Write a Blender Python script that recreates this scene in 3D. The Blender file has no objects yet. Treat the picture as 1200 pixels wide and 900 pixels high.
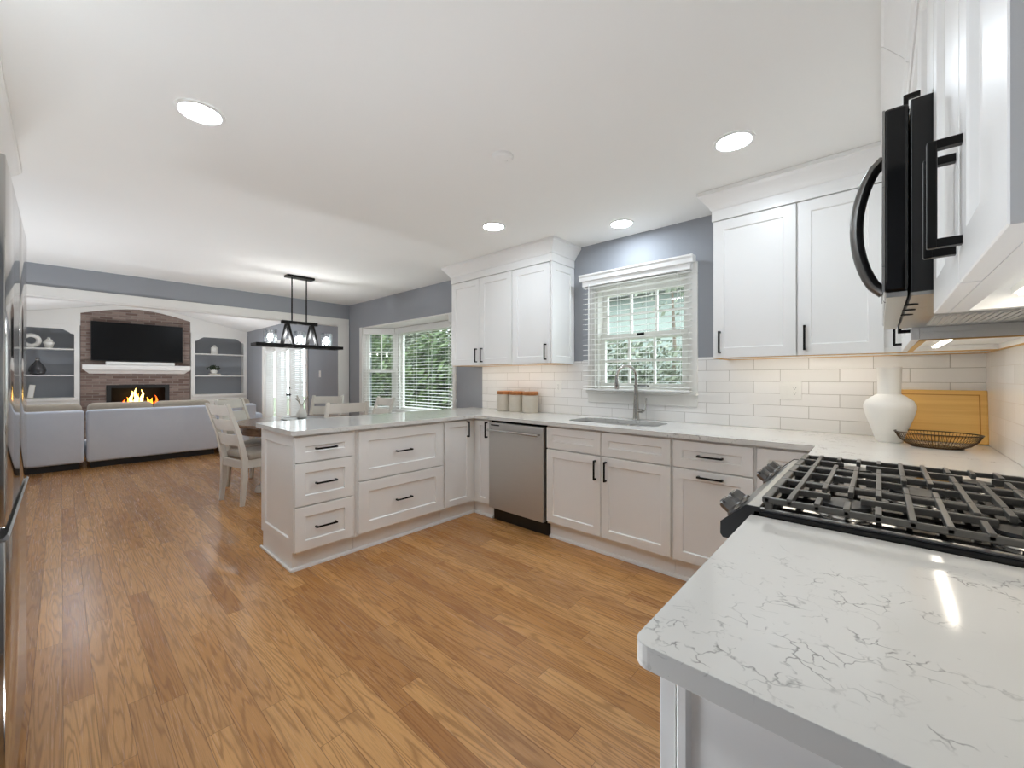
import bpy, bmesh, math, random
from mathutils import Vector, Matrix
from mathutils.geometry import tessellate_polygon
random.seed(7)
PI = math.pi
sc = bpy.context.scene
COL = sc.collection

# ------------------------------------------------------------------ camera, world, exposure
cam_d = bpy.data.cameras.new('camera'); cam = bpy.data.objects.new('camera', cam_d); COL.objects.link(cam)
cam_d.sensor_fit = 'HORIZONTAL'; cam_d.sensor_width = 36.0
cam_d.lens = 477.46 / 1200 * 36.0
cam_d.shift_y = -7.25 / 1200
cam_d.clip_start = 0.02; cam_d.clip_end = 200
cam.location = (-0.4073, -3.1593, 1.2499)
cam.rotation_euler = (PI / 2, 0, 0.7348)
sc.camera = cam
sc.view_settings.view_transform = 'Standard'
sc.view_settings.look = 'None'
sc.view_settings.gamma = 1.0
sc.view_settings.use_curve_mapping = False
sc.view_settings.exposure = 0.7
CAN_POWER = 62.0
FILL_LIGHT_POWER = 105.0
BULB_POWER = 190.0
LED_POWER = 11.0
world = bpy.data.worlds.new('overcast_sky'); sc.world = world; world.use_nodes = True
wb = world.node_tree.nodes['Background']
wb.inputs[0].default_value = (0.84, 0.93, 1.0, 1); wb.inputs[1].default_value = 3.2
try:
    sc.cycles.max_bounces = 12; sc.cycles.diffuse_bounces = 6; sc.cycles.glossy_bounces = 5
    sc.cycles.transparent_max_bounces = 24; sc.cycles.sample_clamp_indirect = 6.0
    sc.cycles.caustics_reflective = False; sc.cycles.caustics_refractive = False
except Exception:
    pass

H = 2.43          # kitchen ceiling
CT = 0.914        # counter top
CB = 0.884        # counter underside

# ------------------------------------------------------------------ materials
def lin(c):
    return tuple(((v / 255) / 12.92 if v / 255 <= .04045 else ((v / 255 + .055) / 1.055) ** 2.4) for v in c)
def newmat(name):
    m = bpy.data.materials.new(name); m.use_nodes = True
    nt = m.node_tree
    return m, nt, nt.nodes['Principled BSDF']
def N(nt, t, **kw):
    n = nt.nodes.new(t)
    for k, v in kw.items(): setattr(n, k, v)
    return n
def L(nt, a, b): nt.links.new(a, b)
def math_n(nt, op, a, b=None, c=None):
    n = nt.nodes.new('ShaderNodeMath'); n.operation = op
    for i, v in enumerate((a, b, c)):
        if v is None: continue
        if isinstance(v, (int, float)): n.inputs[i].default_value = v
        else: nt.links.new(v, n.inputs[i])
    return n.outputs[0]
def mixc(nt, fac, a, b, blend='MIX'):
    n = nt.nodes.new('ShaderNodeMix'); n.data_type = 'RGBA'; n.blend_type = blend
    for idx, v in ((0, fac), (6, a), (7, b)):
        if isinstance(v, (int, float)): n.inputs[idx].default_value = v
        elif isinstance(v, tuple): n.inputs[idx].default_value = (*v, 1) if len(v) == 3 else v
        else: nt.links.new(v, n.inputs[idx])
    return n.outputs[2]
def ramp(nt, src, stops):
    r = nt.nodes.new('ShaderNodeValToRGB'); e = r.color_ramp.elements
    e[0].position = stops[0][0]; e[0].color = (*stops[0][1], 1)
    e[1].position = stops[-1][0]; e[1].color = (*stops[-1][1], 1)
    for p, c in stops[1:-1]:
        x = e.new(p); x.color = (*c, 1)
    nt.links.new(src, r.inputs[0]); return r.outputs[0]
def pos_scaled(nt, sx, sy, sz, obj=False):
    if obj: s = N(nt, 'ShaderNodeTexCoord').outputs['Object']
    else: s = N(nt, 'ShaderNodeNewGeometry').outputs['Position']
    mp = N(nt, 'ShaderNodeMapping'); mp.inputs['Scale'].default_value = (sx, sy, sz)
    L(nt, s, mp.inputs[0]); return mp.outputs[0]
def noise(nt, vec, scale, detail=4, rough=.55, dist=0.0):
    n = N(nt, 'ShaderNodeTexNoise'); n.inputs['Scale'].default_value = scale
    n.inputs['Detail'].default_value = detail; n.inputs['Roughness'].default_value = rough
    n.inputs['Distortion'].default_value = dist
    if vec is not None: L(nt, vec, n.inputs['Vector'])
    return n.outputs['Fac']
def bump(nt, bsdf, h, strength, dist=.002):
    b = N(nt, 'ShaderNodeBump'); b.inputs['Strength'].default_value = strength; b.inputs['Distance'].default_value = dist
    L(nt, h, b.inputs['Height']); L(nt, b.outputs[0], bsdf.inputs['Normal'])

def plain(name, rgb, rough=.5, metal=0.0, var=.04, scale=6.0, spec=.5, coat=0.0):
    """paint / plastic / metal with a faint mottling"""
    m, nt, b = newmat(name)
    c = lin(rgb)
    f = noise(nt, pos_scaled(nt, 1, 1, 1, True), scale, 3)
    col = mixc(nt, f, tuple(min(1, v * (1 - var)) for v in c), tuple(min(1, v * (1 + var)) for v in c))
    L(nt, col, b.inputs['Base Color'])
    b.inputs['Roughness'].default_value = rough; b.inputs['Metallic'].default_value = metal
    b.inputs['Specular IOR Level'].default_value = spec
    if coat: b.inputs['Coat Weight'].default_value = coat; b.inputs['Coat Roughness'].default_value = .08
    return m
def emit(name, rgb, strength):
    m, nt, b = newmat(name)
    b.inputs['Base Color'].default_value = (*lin(rgb), 1)
    b.inputs['Emission Color'].default_value = (*lin(rgb), 1)
    b.inputs['Emission Strength'].default_value = strength
    return m
def clear_glass(name, tint=(1, 1, 1), gloss=.07, rough=.02):
    m = bpy.data.materials.new(name); m.use_nodes = True; nt = m.node_tree
    nt.nodes.remove(nt.nodes['Principled BSDF']); out = nt.nodes['Material Output']
    t = N(nt, 'ShaderNodeBsdfTransparent'); t.inputs[0].default_value = (*tint, 1)
    g = N(nt, 'ShaderNodeBsdfGlossy'); g.inputs['Roughness'].default_value = rough
    mx = N(nt, 'ShaderNodeMixShader'); mx.inputs[0].default_value = gloss
    L(nt, t.outputs[0], mx.inputs[1]); L(nt, g.outputs[0], mx.inputs[2]); L(nt, mx.outputs[0], out.inputs[0])
    return m
def brushed(name, rgb, rough=.3, axis='Z', aniso=0.0):
    m, nt, b = newmat(name)
    s = {'Z': (90, 90, 2), 'X': (2, 90, 90), 'Y': (90, 2, 90)}[axis]
    f = noise(nt, pos_scaled(nt, *s, True), 3, 2)
    c = lin(rgb)
    L(nt, mixc(nt, f, tuple(v * .93 for v in c), tuple(min(1, v * 1.05) for v in c)), b.inputs['Base Color'])
    b.inputs['Metallic'].default_value = 1.0
    L(nt, math_n(nt, 'MULTIPLY_ADD', f, .12, rough - .06), b.inputs['Roughness'])
    return m

def floor_material():
    m, nt, b = newmat('oak_plank_floor')
    p = N(nt, 'ShaderNodeNewGeometry').outputs['Position']
    sp = N(nt, 'ShaderNodeSeparateXYZ'); L(nt, p, sp.inputs[0])
    W, LEN = .083, 1.15
    yy = math_n(nt, 'DIVIDE', sp.outputs[1], W)
    row = math_n(nt, 'FLOOR', yy); fy = math_n(nt, 'FRACT', yy)
    wn = N(nt, 'ShaderNodeTexWhiteNoise', noise_dimensions='1D'); L(nt, row, wn.inputs['W'])
    xx = math_n(nt, 'MULTIPLY_ADD', wn.outputs['Value'], 9.37, math_n(nt, 'DIVIDE', sp.outputs[0], LEN))
    colm = math_n(nt, 'FLOOR', xx); fx = math_n(nt, 'FRACT', xx)
    cb = N(nt, 'ShaderNodeCombineXYZ'); L(nt, row, cb.inputs[0]); L(nt, colm, cb.inputs[1])
    w2 = N(nt, 'ShaderNodeTexWhiteNoise', noise_dimensions='2D'); L(nt, cb.outputs[0], w2.inputs['Vector'])
    rnd = w2.outputs['Value']
    off = math_n(nt, 'MULTIPLY', rnd, 37.0)
    def gvec(sx, sy):
        c = N(nt, 'ShaderNodeCombineXYZ')
        L(nt, math_n(nt, 'MULTIPLY_ADD', sp.outputs[0], sx, off), c.inputs[0])
        L(nt, math_n(nt, 'MULTIPLY', sp.outputs[1], sy), c.inputs[1]); L(nt, off, c.inputs[2])
        return c.outputs[0]
    big = noise(nt, gvec(.85, 12.0), 1.0, 2.5, .5, .25)
    rings = math_n(nt, 'SINE', math_n(nt, 'MULTIPLY', big, 88.0))
    rings = math_n(nt, 'POWER', math_n(nt, 'MULTIPLY_ADD', rings, .5, .5), 2.5)
    fine = noise(nt, gvec(5.0, 260.0), 1.0, 3, .6)
    pores = math_n(nt, 'GREATER_THAN', noise(nt, gvec(9.0, 420.0), 1.0, 2, .5), .60)
    base = ramp(nt, rnd, [(0, lin((176, 122, 70))), (.3, lin((204, 148, 88))), (.65, lin((222, 168, 106))), (.85, lin((196, 144, 90))), (1, lin((184, 136, 88)))])
    g1 = mixc(nt, math_n(nt, 'MULTIPLY', rings, .50), base, lin((118, 72, 34)))
    g2 = mixc(nt, math_n(nt, 'MULTIPLY_ADD', fine, .5, -.08), g1, lin((150, 100, 56)))
    g3 = mixc(nt, math_n(nt, 'MULTIPLY', pores, .16), g2, lin((70, 42, 22)))
    e1 = math_n(nt, 'LESS_THAN', math_n(nt, 'MINIMUM', fy, math_n(nt, 'SUBTRACT', 1.0, fy)), .011)
    e2 = math_n(nt, 'LESS_THAN', math_n(nt, 'MINIMUM', fx, math_n(nt, 'SUBTRACT', 1.0, fx)), .0009)
    gap = math_n(nt, 'MAXIMUM', e1, e2)
    L(nt, mixc(nt, math_n(nt, 'MULTIPLY', gap, .55), g3, lin((58, 34, 18))), b.inputs['Base Color'])
    L(nt, math_n(nt, 'MULTIPLY_ADD', fine, .12, .20), b.inputs['Roughness'])
    b.inputs['Specular IOR Level'].default_value = .42
    bump(nt, b, math_n(nt, 'MULTIPLY_ADD', gap, -1.0, math_n(nt, 'MULTIPLY', fine, .15)), .25, .001)
    return m

def tile_material():
    """3 x 12 inch white subway tile in running bond; runs along x on one wall and y on the other"""
    m, nt, b = newmat('white_subway_tile')
    g = N(nt, 'ShaderNodeNewGeometry'); sp = N(nt, 'ShaderNodeSeparateXYZ'); L(nt, g.outputs['Position'], sp.inputs[0])
    u = math_n(nt, 'ADD', sp.outputs[0], sp.outputs[1])
    RH, BW = .0777, .3035
    zr = math_n(nt, 'DIVIDE', math_n(nt, 'SUBTRACT', sp.outputs[2], .914), RH)
    row = math_n(nt, 'FLOOR', zr); fz = math_n(nt, 'FRACT', zr)
    par = math_n(nt, 'MULTIPLY', math_n(nt, 'MODULO', math_n(nt, 'ADD', row, 20.0), 2.0), .5)
    uu = math_n(nt, 'ADD', math_n(nt, 'DIVIDE', math_n(nt, 'ADD', u, .9 + BW * 20), BW), par)
    fu = math_n(nt, 'FRACT', uu)
    dz = math_n(nt, 'MULTIPLY', math_n(nt, 'MINIMUM', fz, math_n(nt, 'SUBTRACT', 1.0, fz)), RH)
    du = math_n(nt, 'MULTIPLY', math_n(nt, 'MINIMUM', fu, math_n(nt, 'SUBTRACT', 1.0, fu)), BW)
    d = math_n(nt, 'MINIMUM', dz, du)
    grout = math_n(nt, 'LESS_THAN', d, .0013)
    cb = N(nt, 'ShaderNodeCombineXYZ'); L(nt, row, cb.inputs[0]); L(nt, math_n(nt, 'FLOOR', uu), cb.inputs[1])
    w = N(nt, 'ShaderNodeTexWhiteNoise', noise_dimensions='2D'); L(nt, cb.outputs[0], w.inputs['Vector'])
    tcol = mixc(nt, w.outputs['Value'], lin((236, 234, 231)), lin((244, 242, 240)))
    L(nt, mixc(nt, grout, tcol, lin((172, 166, 160))), b.inputs['Base Color'])
    L(nt, math_n(nt, 'MULTIPLY_ADD', grout, .6, .12), b.inputs['Roughness'])
    h = math_n(nt, 'MINIMUM', math_n(nt, 'DIVIDE', d, .003), 1.0)
    h2 = math_n(nt, 'ADD', h, math_n(nt, 'MULTIPLY', noise(nt, pos_scaled(nt, 9, 9, 9), 1.5, 2), .5))
    bump(nt, b, h2, .35, .0012)
    return m

def quartz_material():
    m, nt, b = newmat('white_veined_quartz')
    v = pos_scaled(nt, 1, 1, 1)
    n1 = noise(nt, v, 2.2, 3, .6, .4)
    ve = N(nt, 'ShaderNodeTexVoronoi', feature='DISTANCE_TO_EDGE'); ve.inputs['Scale'].default_value = 30
    nv = N(nt, 'ShaderNodeTexNoise'); nv.inputs['Scale'].default_value = 14; nv.inputs['Detail'].default_value = 4; L(nt, v, nv.inputs['Vector'])
    mv = N(nt, 'ShaderNodeVectorMath', operation='MULTIPLY_ADD'); L(nt, nv.outputs['Color'], mv.inputs[0]); mv.inputs[1].default_value = (.11, .11, .11); L(nt, v, mv.inputs[2])
    L(nt, mv.outputs[0], ve.inputs['Vector'])
    line = math_n(nt, 'SUBTRACT', 1.0, math_n(nt, 'MINIMUM', math_n(nt, 'DIVIDE', ve.outputs['Distance'], .05), 1.0))
    # veins gather in drifting bands
    band = noise(nt, pos_scaled(nt, 1.5, 3.4, 1.5), 1.6, 2, .5, .8)
    mask = math_n(nt, 'MINIMUM', math_n(nt, 'MAXIMUM', math_n(nt, 'MULTIPLY', math_n(nt, 'SUBTRACT', band, .485), 8.0), 0.0), 1.0)
    brk = math_n(nt, 'MINIMUM', math_n(nt, 'MAXIMUM', math_n(nt, 'MULTIPLY', math_n(nt, 'SUBTRACT', noise(nt, v, 26, 3), .46), 7.0), 0.0), 1.0)
    vein = math_n(nt, 'MULTIPLY', math_n(nt, 'MULTIPLY', line, mask), brk)
    fleck = math_n(nt, 'MULTIPLY', math_n(nt, 'GREATER_THAN', noise(nt, v, 60, 2), .73), .25)
    base = mixc(nt, n1, lin((216, 214, 208)), lin((226, 224, 219)))
    L(nt, mixc(nt, math_n(nt, 'MINIMUM', math_n(nt, 'ADD', math_n(nt, 'MULTIPLY', vein, .85), fleck), .8), base, lin((112, 110, 106))), b.inputs['Base Color'])
    b.inputs['Roughness'].default_value = .10
    return m

def brick_material():
    m, nt, b = newmat('old_red_brick')
    p = N(nt, 'ShaderNodeNewGeometry'); sp = N(nt, 'ShaderNodeSeparateXYZ'); L(nt, p.outputs['Position'], sp.inputs[0])
    cb = N(nt, 'ShaderNodeCombineXYZ'); L(nt, sp.outputs[1], cb.inputs[0]); L(nt, sp.outputs[2], cb.inputs[1])
    br = N(nt, 'ShaderNodeTexBrick'); L(nt, cb.outputs[0], br.inputs['Vector'])
    br.inputs['Scale'].default_value = 1.0; br.inputs['Brick Width'].default_value = .195; br.inputs['Row Height'].default_value = .056
    br.inputs['Mortar Size'].default_value = .007; br.inputs['Mortar Smooth'].default_value = .2; br.inputs['Bias'].default_value = -.1
    br.inputs['Color1'].default_value = (*lin((112, 92, 84)), 1); br.inputs['Color2'].default_value = (*lin((164, 146, 136)), 1)
    br.inputs['Mortar'].default_value = (*lin((152, 142, 134)), 1)
    f = noise(nt, pos_scaled(nt, 8, 8, 20), 2, 3)
    L(nt, mixc(nt, math_n(nt, 'MULTIPLY', f, .5), br.outputs[0], lin((104, 82, 72))), b.inputs['Base Color'])
    b.inputs['Roughness'].default_value = .85
    bump(nt, b, math_n(nt, 'SUBTRACT', 1.0, br.outputs['Fac']), .5, .006)
    return m

def wood_material(name, a, c, rough=.45, axis='X', scale=1.0):
    m, nt, b = newmat(name)
    s = {'X': (1.5, 30, 30), 'Y': (30, 1.5, 30), 'Z': (30, 30, 1.5)}[axis]
    f = noise(nt, pos_scaled(nt, *[v * scale for v in s], True), 1.5, 4, .6, .3)
    L(nt, ramp(nt, f, [(.3, lin(a)), (.7, lin(c))]), b.inputs['Base Color']); b.inputs['Roughness'].default_value = rough
    return m
def fabric_material(name, a, c, rough=.9, scale=5):
    m, nt, b = newmat(name)
    f = noise(nt, pos_scaled(nt, 1, 1, 1, True), scale, 4, .6, .5)
    L(nt, mixc(nt, f, lin(a), lin(c)), b.inputs['Base Color']); b.inputs['Roughness'].default_value = rough
    b.inputs['Sheen Weight'].default_value = .25
    bump(nt, b, noise(nt, pos_scaled(nt, 1, 1, 1, True), 300, 2), .15, .001)
    return m
def leaf_material(name, a, c):
    m, nt, b = newmat(name)
    oi = N(nt, 'ShaderNodeNewGeometry')
    L(nt, mixc(nt, oi.outputs['Random Per Island'], lin(a), lin(c)), b.inputs['Base Color']); b.inputs['Roughness'].default_value = .55
    return m

M = {}
M['wall'] = plain('grey_wall_paint', (153, 156, 161), .75, var=.015, scale=3)
M['ceil'] = plain('ceiling_paint', (240, 239, 235), .85, var=.01, scale=2)
M['trim'] = plain('white_trim_paint', (232, 230, 225), .4, var=.01)
M['cab'] = plain('white_cabinet_paint', (243, 242, 239), .32, var=.008)
M['black'] = plain('black_metal', (22, 21, 20), .38, .6, var=.1)
M['blackgloss'] = plain('black_glass', (8, 8, 8), .06, 0, var=.1)
M['blackmat'] = plain('black_enamel', (16, 16, 16), .35, 0, var=.1)
M['iron'] = plain('cast_iron', (96, 94, 90), .36, .5, var=.12, scale=60)
M['dark'] = plain('dark_void', (10, 10, 10), .8)
M['steel'] = brushed('brushed_steel', (176, 175, 172), .30, 'X')
M['steeldk'] = brushed('dark_brushed_steel', (205, 204, 201), .5, 'X')
M['gunmetal'] = brushed('dark_gunmetal', (118, 116, 113), .32, 'Z')
M['fridge'] = brushed('polished_fridge_steel', (186, 184, 180), .10, 'Z')
M['fridgeside'] = plain('grey_fridge_side', (92, 91, 86), .45)
M['chrome'] = plain('satin_nickel', (188, 186, 182), .18, 1.0, var=.02)
M['floor'] = floor_material(); M['tile'] = tile_material(); M['quartz'] = quartz_material(); M['brick'] = brick_material()
M['ply'] = wood_material('raw_plywood_edge', (206, 160, 96), (226, 184, 120), .6, 'X')
M['bamboo'] = wood_material('bamboo_board', (222, 170, 88), (242, 198, 114), .4, 'X', .6)
M['bamboo2'] = plain('bamboo_groove', (186, 128, 52), .5)
M['acacia'] = wood_material('acacia_lid', (150, 92, 46), (186, 122, 66), .45, 'X', 2)
M['table'] = wood_material('brown_table_wood', (98, 72, 52), (134, 102, 76), .22, 'X', .8)
M['stone'] = plain('beige_stoneware', (196, 188, 174), .55, var=.05, scale=30)
M['ceramic'] = plain('matte_white_ceramic', (238, 235, 228), .55, var=.01)
M['chair'] = plain('antique_white_paint', (214, 209, 199), .5, var=.05, scale=12)
M['seat'] = fabric_material('taupe_seat_fabric', (160, 150, 136), (178, 168, 154))
M['sofa'] = fabric_material('grey_blue_suede', (214, 222, 236), (230, 236, 246), .85, 3)
M['cushion'] = fabric_material('tan_cushion_fabric', (176, 162, 144), (196, 184, 166))
M['glass'] = clear_glass('window_glass', (.97, .99, .98), .035)
M['shade'] = clear_glass('clear_lamp_glass', (.88, .89, .90), .22, .12)
M['slat'] = plain('white_blind_slat', (240, 239, 236), .45, var=.005)
M['plastic'] = plain('white_plastic', (236, 235, 231), .35, var=.005)
M['lens'] = emit('downlight_lens', (231, 243, 255), CAN_POWER)
M['led'] = emit('warm_led_strip', (250, 240, 224), LED_POWER)
M['bulb'] = emit('glowing_bulb', (246, 246, 246), BULB_POWER)
M['fill_light'] = emit('fill_light_glow', (238, 246, 255), FILL_LIGHT_POWER)  # glow of the added floor cans
M['flame'] = emit('flame', (255, 140, 36), 3.5); M['flame2'] = emit('flame_core', (255, 206, 110), 5)
M['ember'] = emit('ember', (255, 90, 20), 3)
M['log'] = wood_material('charred_log', (40, 30, 24), (84, 66, 52), .9, 'Y')
M['screen'] = plain('dark_tv_screen', (6, 6, 7), .3, 0, var=.05, spec=.2)
M['smoked'] = plain('smoked_glass', (52, 52, 54), .08, 0, var=.1, coat=.5)
M['leafdk'] = leaf_material('dark_leaf', (40, 52, 36), (66, 82, 56))
M['leaf'] = leaf_material('garden_leaf', (46, 66, 38), (104, 122, 74))
M['leaf2'] = leaf_material('tree_leaf', (84, 92, 74), (136, 142, 122))
M['bark'] = wood_material('bark', (84, 74, 62), (118, 106, 92), .9, 'Z')
M['grass'] = plain('lawn_green', (104, 112, 84), .9, var=.25, scale=.8)
M['siding'] = plain('pale_green_siding', (150, 160, 152), .7, var=.02)
M['roof'] = plain('grey_shingle', (120, 118, 116), .9, var=.15, scale=8)
M['paper'] = plain('cream_book_cover', (222, 214, 198), .7)
M['soil'] = plain('dark_soil', (50, 42, 36), .95)
M['wire'] = plain('bronze_wire', (74, 56, 38), .4, .7)

# ------------------------------------------------------------------ mesh helpers (everything is laid out in world metres)
class B:
    def __init__(s): s.bm = bmesh.new()
    def box(s, x0, x1, y0, y1, z0, z1, bev=0.0, seg=2):
        x0, x1 = min(x0, x1), max(x0, x1); y0, y1 = min(y0, y1), max(y0, y1); z0, z1 = min(z0, z1), max(z0, z1)
        r = bmesh.ops.create_cube(s.bm, size=1.0)
        bmesh.ops.scale(s.bm, verts=r['verts'], vec=(x1 - x0, y1 - y0, z1 - z0))
        bmesh.ops.translate(s.bm, verts=r['verts'], vec=((x0 + x1) / 2, (y0 + y1) / 2, (z0 + z1) / 2))
        if bev > 0:
            es = list({e for v in r['verts'] for e in v.link_edges})
            bmesh.ops.bevel(s.bm, geom=es, offset=min(bev, .45 * min(x1 - x0, y1 - y0, z1 - z0)), segments=seg, profile=.5, affect='EDGES')
        return s
    def rbox(s, c, size, rot, bev=0.0):
        """rotated box: centre, size, Matrix/Euler rotation"""
        t = B(); t.box(-size[0] / 2, size[0] / 2, -size[1] / 2, size[1] / 2, -size[2] / 2, size[2] / 2, bev)
        mat = Matrix.Translation(c) @ rot.to_4x4()
        s.merge(t, mat); return s
    def merge(s, o, mat=None):
        me = bpy.data.meshes.new('tmp'); o.bm.to_mesh(me); o.bm.free()
        if mat is not None: me.transform(mat)
        s.bm.from_mesh(me); bpy.data.meshes.remove(me); return s
    def loft(s, rings, cap0=True, cap1=True, close=True):
        vs = [[s.bm.verts.new(p) for p in r] for r in rings]
        n = len(rings[0])
        for a, b2 in zip(vs, vs[1:]):
            for i in range(n if close else n - 1):
                j = (i + 1) % n
                s.bm.faces.new((a[i], a[j], b2[j], b2[i]))
        if cap0: s.bm.faces.new(list(reversed(vs[0])))
        if cap1: s.bm.faces.new(vs[-1])
        return s
    def lathe(s, c, prof, n=28, cap0=True, cap1=True, axis='z'):
        rings = []
        for r, z in prof:
            ring = []
            for i in range(n):
                a = 2 * PI * i / n
                p = {'z': (math.cos(a) * r, math.sin(a) * r, z), 'x': (z, math.cos(a) * r, math.sin(a) * r), 'y': (math.sin(a) * r, z, math.cos(a) * r)}[axis]
                ring.append((c[0] + p[0], c[1] + p[1], c[2] + p[2]))
            rings.append(ring)
        return s.loft(rings, cap0, cap1)
    def tube(s, pts, r, n=8, closed=False, rad=None):
        pts = [Vector(p) for p in pts]; m = len(pts)
        rings = []; up = Vector((0, 0, 1)); prev = None
        for i, p in enumerate(pts):
            if closed: d = (pts[(i + 1) % m] - pts[i - 1])
            else: d = pts[min(i + 1, m - 1)] - pts[max(i - 1, 0)]
            d = d.normalized()
            if prev is None:
                a = up if abs(d.dot(up)) < .95 else Vector((1, 0, 0))
                u = d.cross(a).normalized()
            else:
                u = (prev - d * prev.dot(d)).normalized()
            prev = u; v = d.cross(u)
            rr = rad[i] if rad else r
            rings.append([tuple(p + (u * math.cos(2 * PI * k / n) + v * math.sin(2 * PI * k / n)) * rr) for k in range(n)])
        if closed:
            rings.append(rings[0]); return s.loft(rings, False, False)
        return s.loft(rings)
    def bar(s, p0, p1, w, h=None, up=(0, 0, 1)):
        """square bar between two points"""
        p0, p1 = Vector(p0), Vector(p1); d = (p1 - p0).normalized(); h = h or w
        u = d.cross(Vector(up))
        if u.length < 1e-4: u = d.cross(Vector((1, 0, 0)))
        u.normalize(); v = u.cross(d)
        ring = lambda p: [tuple(p + u * a * w / 2 + v * b2 * h / 2) for a, b2 in ((-1, -1), (1, -1), (1, 1), (-1, 1))]
        return s.loft([ring(p0), ring(p1)])
    def prism(s, poly, axis, a, b2):
        """extrude a 2-D polygon along an axis; poly in the two other axes in order"""
        def P(p, t): return {'x': (t, p[0], p[1]), 'y': (p[0], t, p[1]), 'z': (p[0], p[1], t)}[axis]
        return s.loft([[P(p, a) for p in poly], [P(p, b2) for p in poly]])
    def ball(s, c, r, sub=2, sq=(1, 1, 1)):
        q = bmesh.ops.create_icosphere(s.bm, subdivisions=sub, radius=1.0)
        for v in q['verts']: v.co = Vector((c[0] + v.co.x * r * sq[0], c[1] + v.co.y * r * sq[1], c[2] + v.co.z * r * sq[2]))
        return s
    def holed_plate(s, outer, holes, axis, a, b2):
        """flat plate with holes, thickness from a to b2 along axis"""
        def P(p, t): return {'x': (t, p[0], p[1]), 'y': (p[0], t, p[1]), 'z': (p[0], p[1], t)}[axis]
        loops = [outer] + holes
        flat = [p for l in loops for p in l]
        tris = tessellate_polygon([[Vector((p[0], p[1], 0)) for p in l] for l in loops])
        A = [s.bm.verts.new(P(p, a)) for p in flat]; Bv = [s.bm.verts.new(P(p, b2)) for p in flat]
        for t in tris:
            try:
                s.bm.faces.new([A[i] for i in t]); s.bm.faces.new([Bv[i] for i in reversed(t)])
            except ValueError: pass
        k = 0
        for l in loops:
            n = len(l)
            for i in range(n):
                j = (i + 1) % n
                s.bm.faces.new((A[k + i], A[k + j], Bv[k + j], Bv[k + i]))
            k += n
        return s

WM = {}
def thing(name, loc, label, cat, group=None, rz=0.0):
    o = bpy.data.objects.new(name, None); COL.objects.link(o)
    o.empty_display_size = .05
    o.location = loc; o.rotation_euler = (0, 0, rz)
    WM[o.name] = Matrix.Translation(loc) @ Matrix.Rotation(rz, 4, 'Z')
    o['label'] = label; o['category'] = cat
    if group: o['group'] = group
    return o
def obj(name, b, mat, parent=None, label=None, smooth=False, bevel=0.0, angle=35):
    bm = b.bm
    bmesh.ops.remove_doubles(bm, verts=bm.verts, dist=1e-5)
    bmesh.ops.recalc_face_normals(bm, faces=bm.faces)
    me = bpy.data.meshes.new(name); bm.to_mesh(me); bm.free()
    o = bpy.data.objects.new(name, me); COL.objects.link(o)
    if parent is not None:
        me.transform(WM[parent.name].inverted()); o.parent = parent; WM[o.name] = WM[parent.name]
    else:
        xs = [v.co for v in me.vertices]
        c = Vector(((min(v.x for v in xs) + max(v.x for v in xs)) / 2, (min(v.y for v in xs) + max(v.y for v in xs)) / 2, min(v.z for v in xs)))
        me.transform(Matrix.Translation(-c)); o.location = c; WM[o.name] = Matrix.Translation(c)
    me.materials.append(M[mat] if isinstance(mat, str) else mat)
    if smooth:
        for p in me.polygons: p.use_smooth = True
        try: me.set_sharp_from_angle(angle=math.radians(angle))
        except Exception: pass
    if bevel:
        md = o.modifiers.new('edge_softening', 'BEVEL'); md.width = bevel; md.segments = 2; md.limit_method = 'ANGLE'; md.angle_limit = math.radians(40)
    if label: o['label'] = label
    return o
def tag(o, label, cat, group=None):
    o['label'] = label; o['category'] = cat
    if group: o['group'] = group
    return o
def struct(name, b, mat, parent=None, label=None, **kw):
    o = obj(name, b, mat, parent, **kw)
    if parent is None:
        o['kind'] = 'structure'; o['label'] = label or name.replace('_', ' '); o['category'] = name.split('_')[0]
    return o
def sroot(name, loc, label):
    o = thing(name, loc, label, name.split('_')[0]); o['kind'] = 'structure'; return o
def copy_tree(root, loc, rz, label, group=None):
    r = root.copy(); COL.objects.link(r); r.location = loc; r.rotation_euler = (0, 0, rz); r['label'] = label
    if group: r['group'] = group
    for ch in list(root.children):
        c = ch.copy(); COL.objects.link(c); c.parent = r
        for g in list(ch.children):
            d = g.copy(); COL.objects.link(d); d.parent = c
    return r

# ================================================================== ROOM SHELL
XH = -6.846       # header wall between dining and living room
XL = -12.70       # fireplace wall
YB = -3.98        # wall behind the camera / refrigerator
b = B().box(-12.95, .15, -4.2, .02, -.12, 0.0).box(-6.2, -4.4, 0, .5, -.12, 0)
struct('floor', b, 'floor', label='oak plank floor running through kitchen, dining and living room')
# ceiling (kitchen + dining)
b = B().box(XH, .15, YB - .15, .15, H, H + .12)
struct('ceiling', b, 'ceil', label='flat white ceiling over kitchen and dining area')
# living-room vaulted ceiling
YR = -2.02; ZR = 2.86; ZE = 2.41
b = B()
for y0, z0 in ((.12, ZE - .027), (-4.16, ZE - .027)):
    b.loft([[(XL - .2, y0, z0), (XH - .13, y0, z0), (XH - .13, y0, z0 + .1), (XL - .2, y0, z0 + .1)],
            [(XL - .2, YR, ZR), (XH - .13, YR, ZR), (XH - .13, YR, ZR + .1), (XL - .2, YR, ZR + .1)]])
struct('ceiling_living_room', b, 'ceil', label='sloped white ceiling above the fireplace room')
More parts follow.
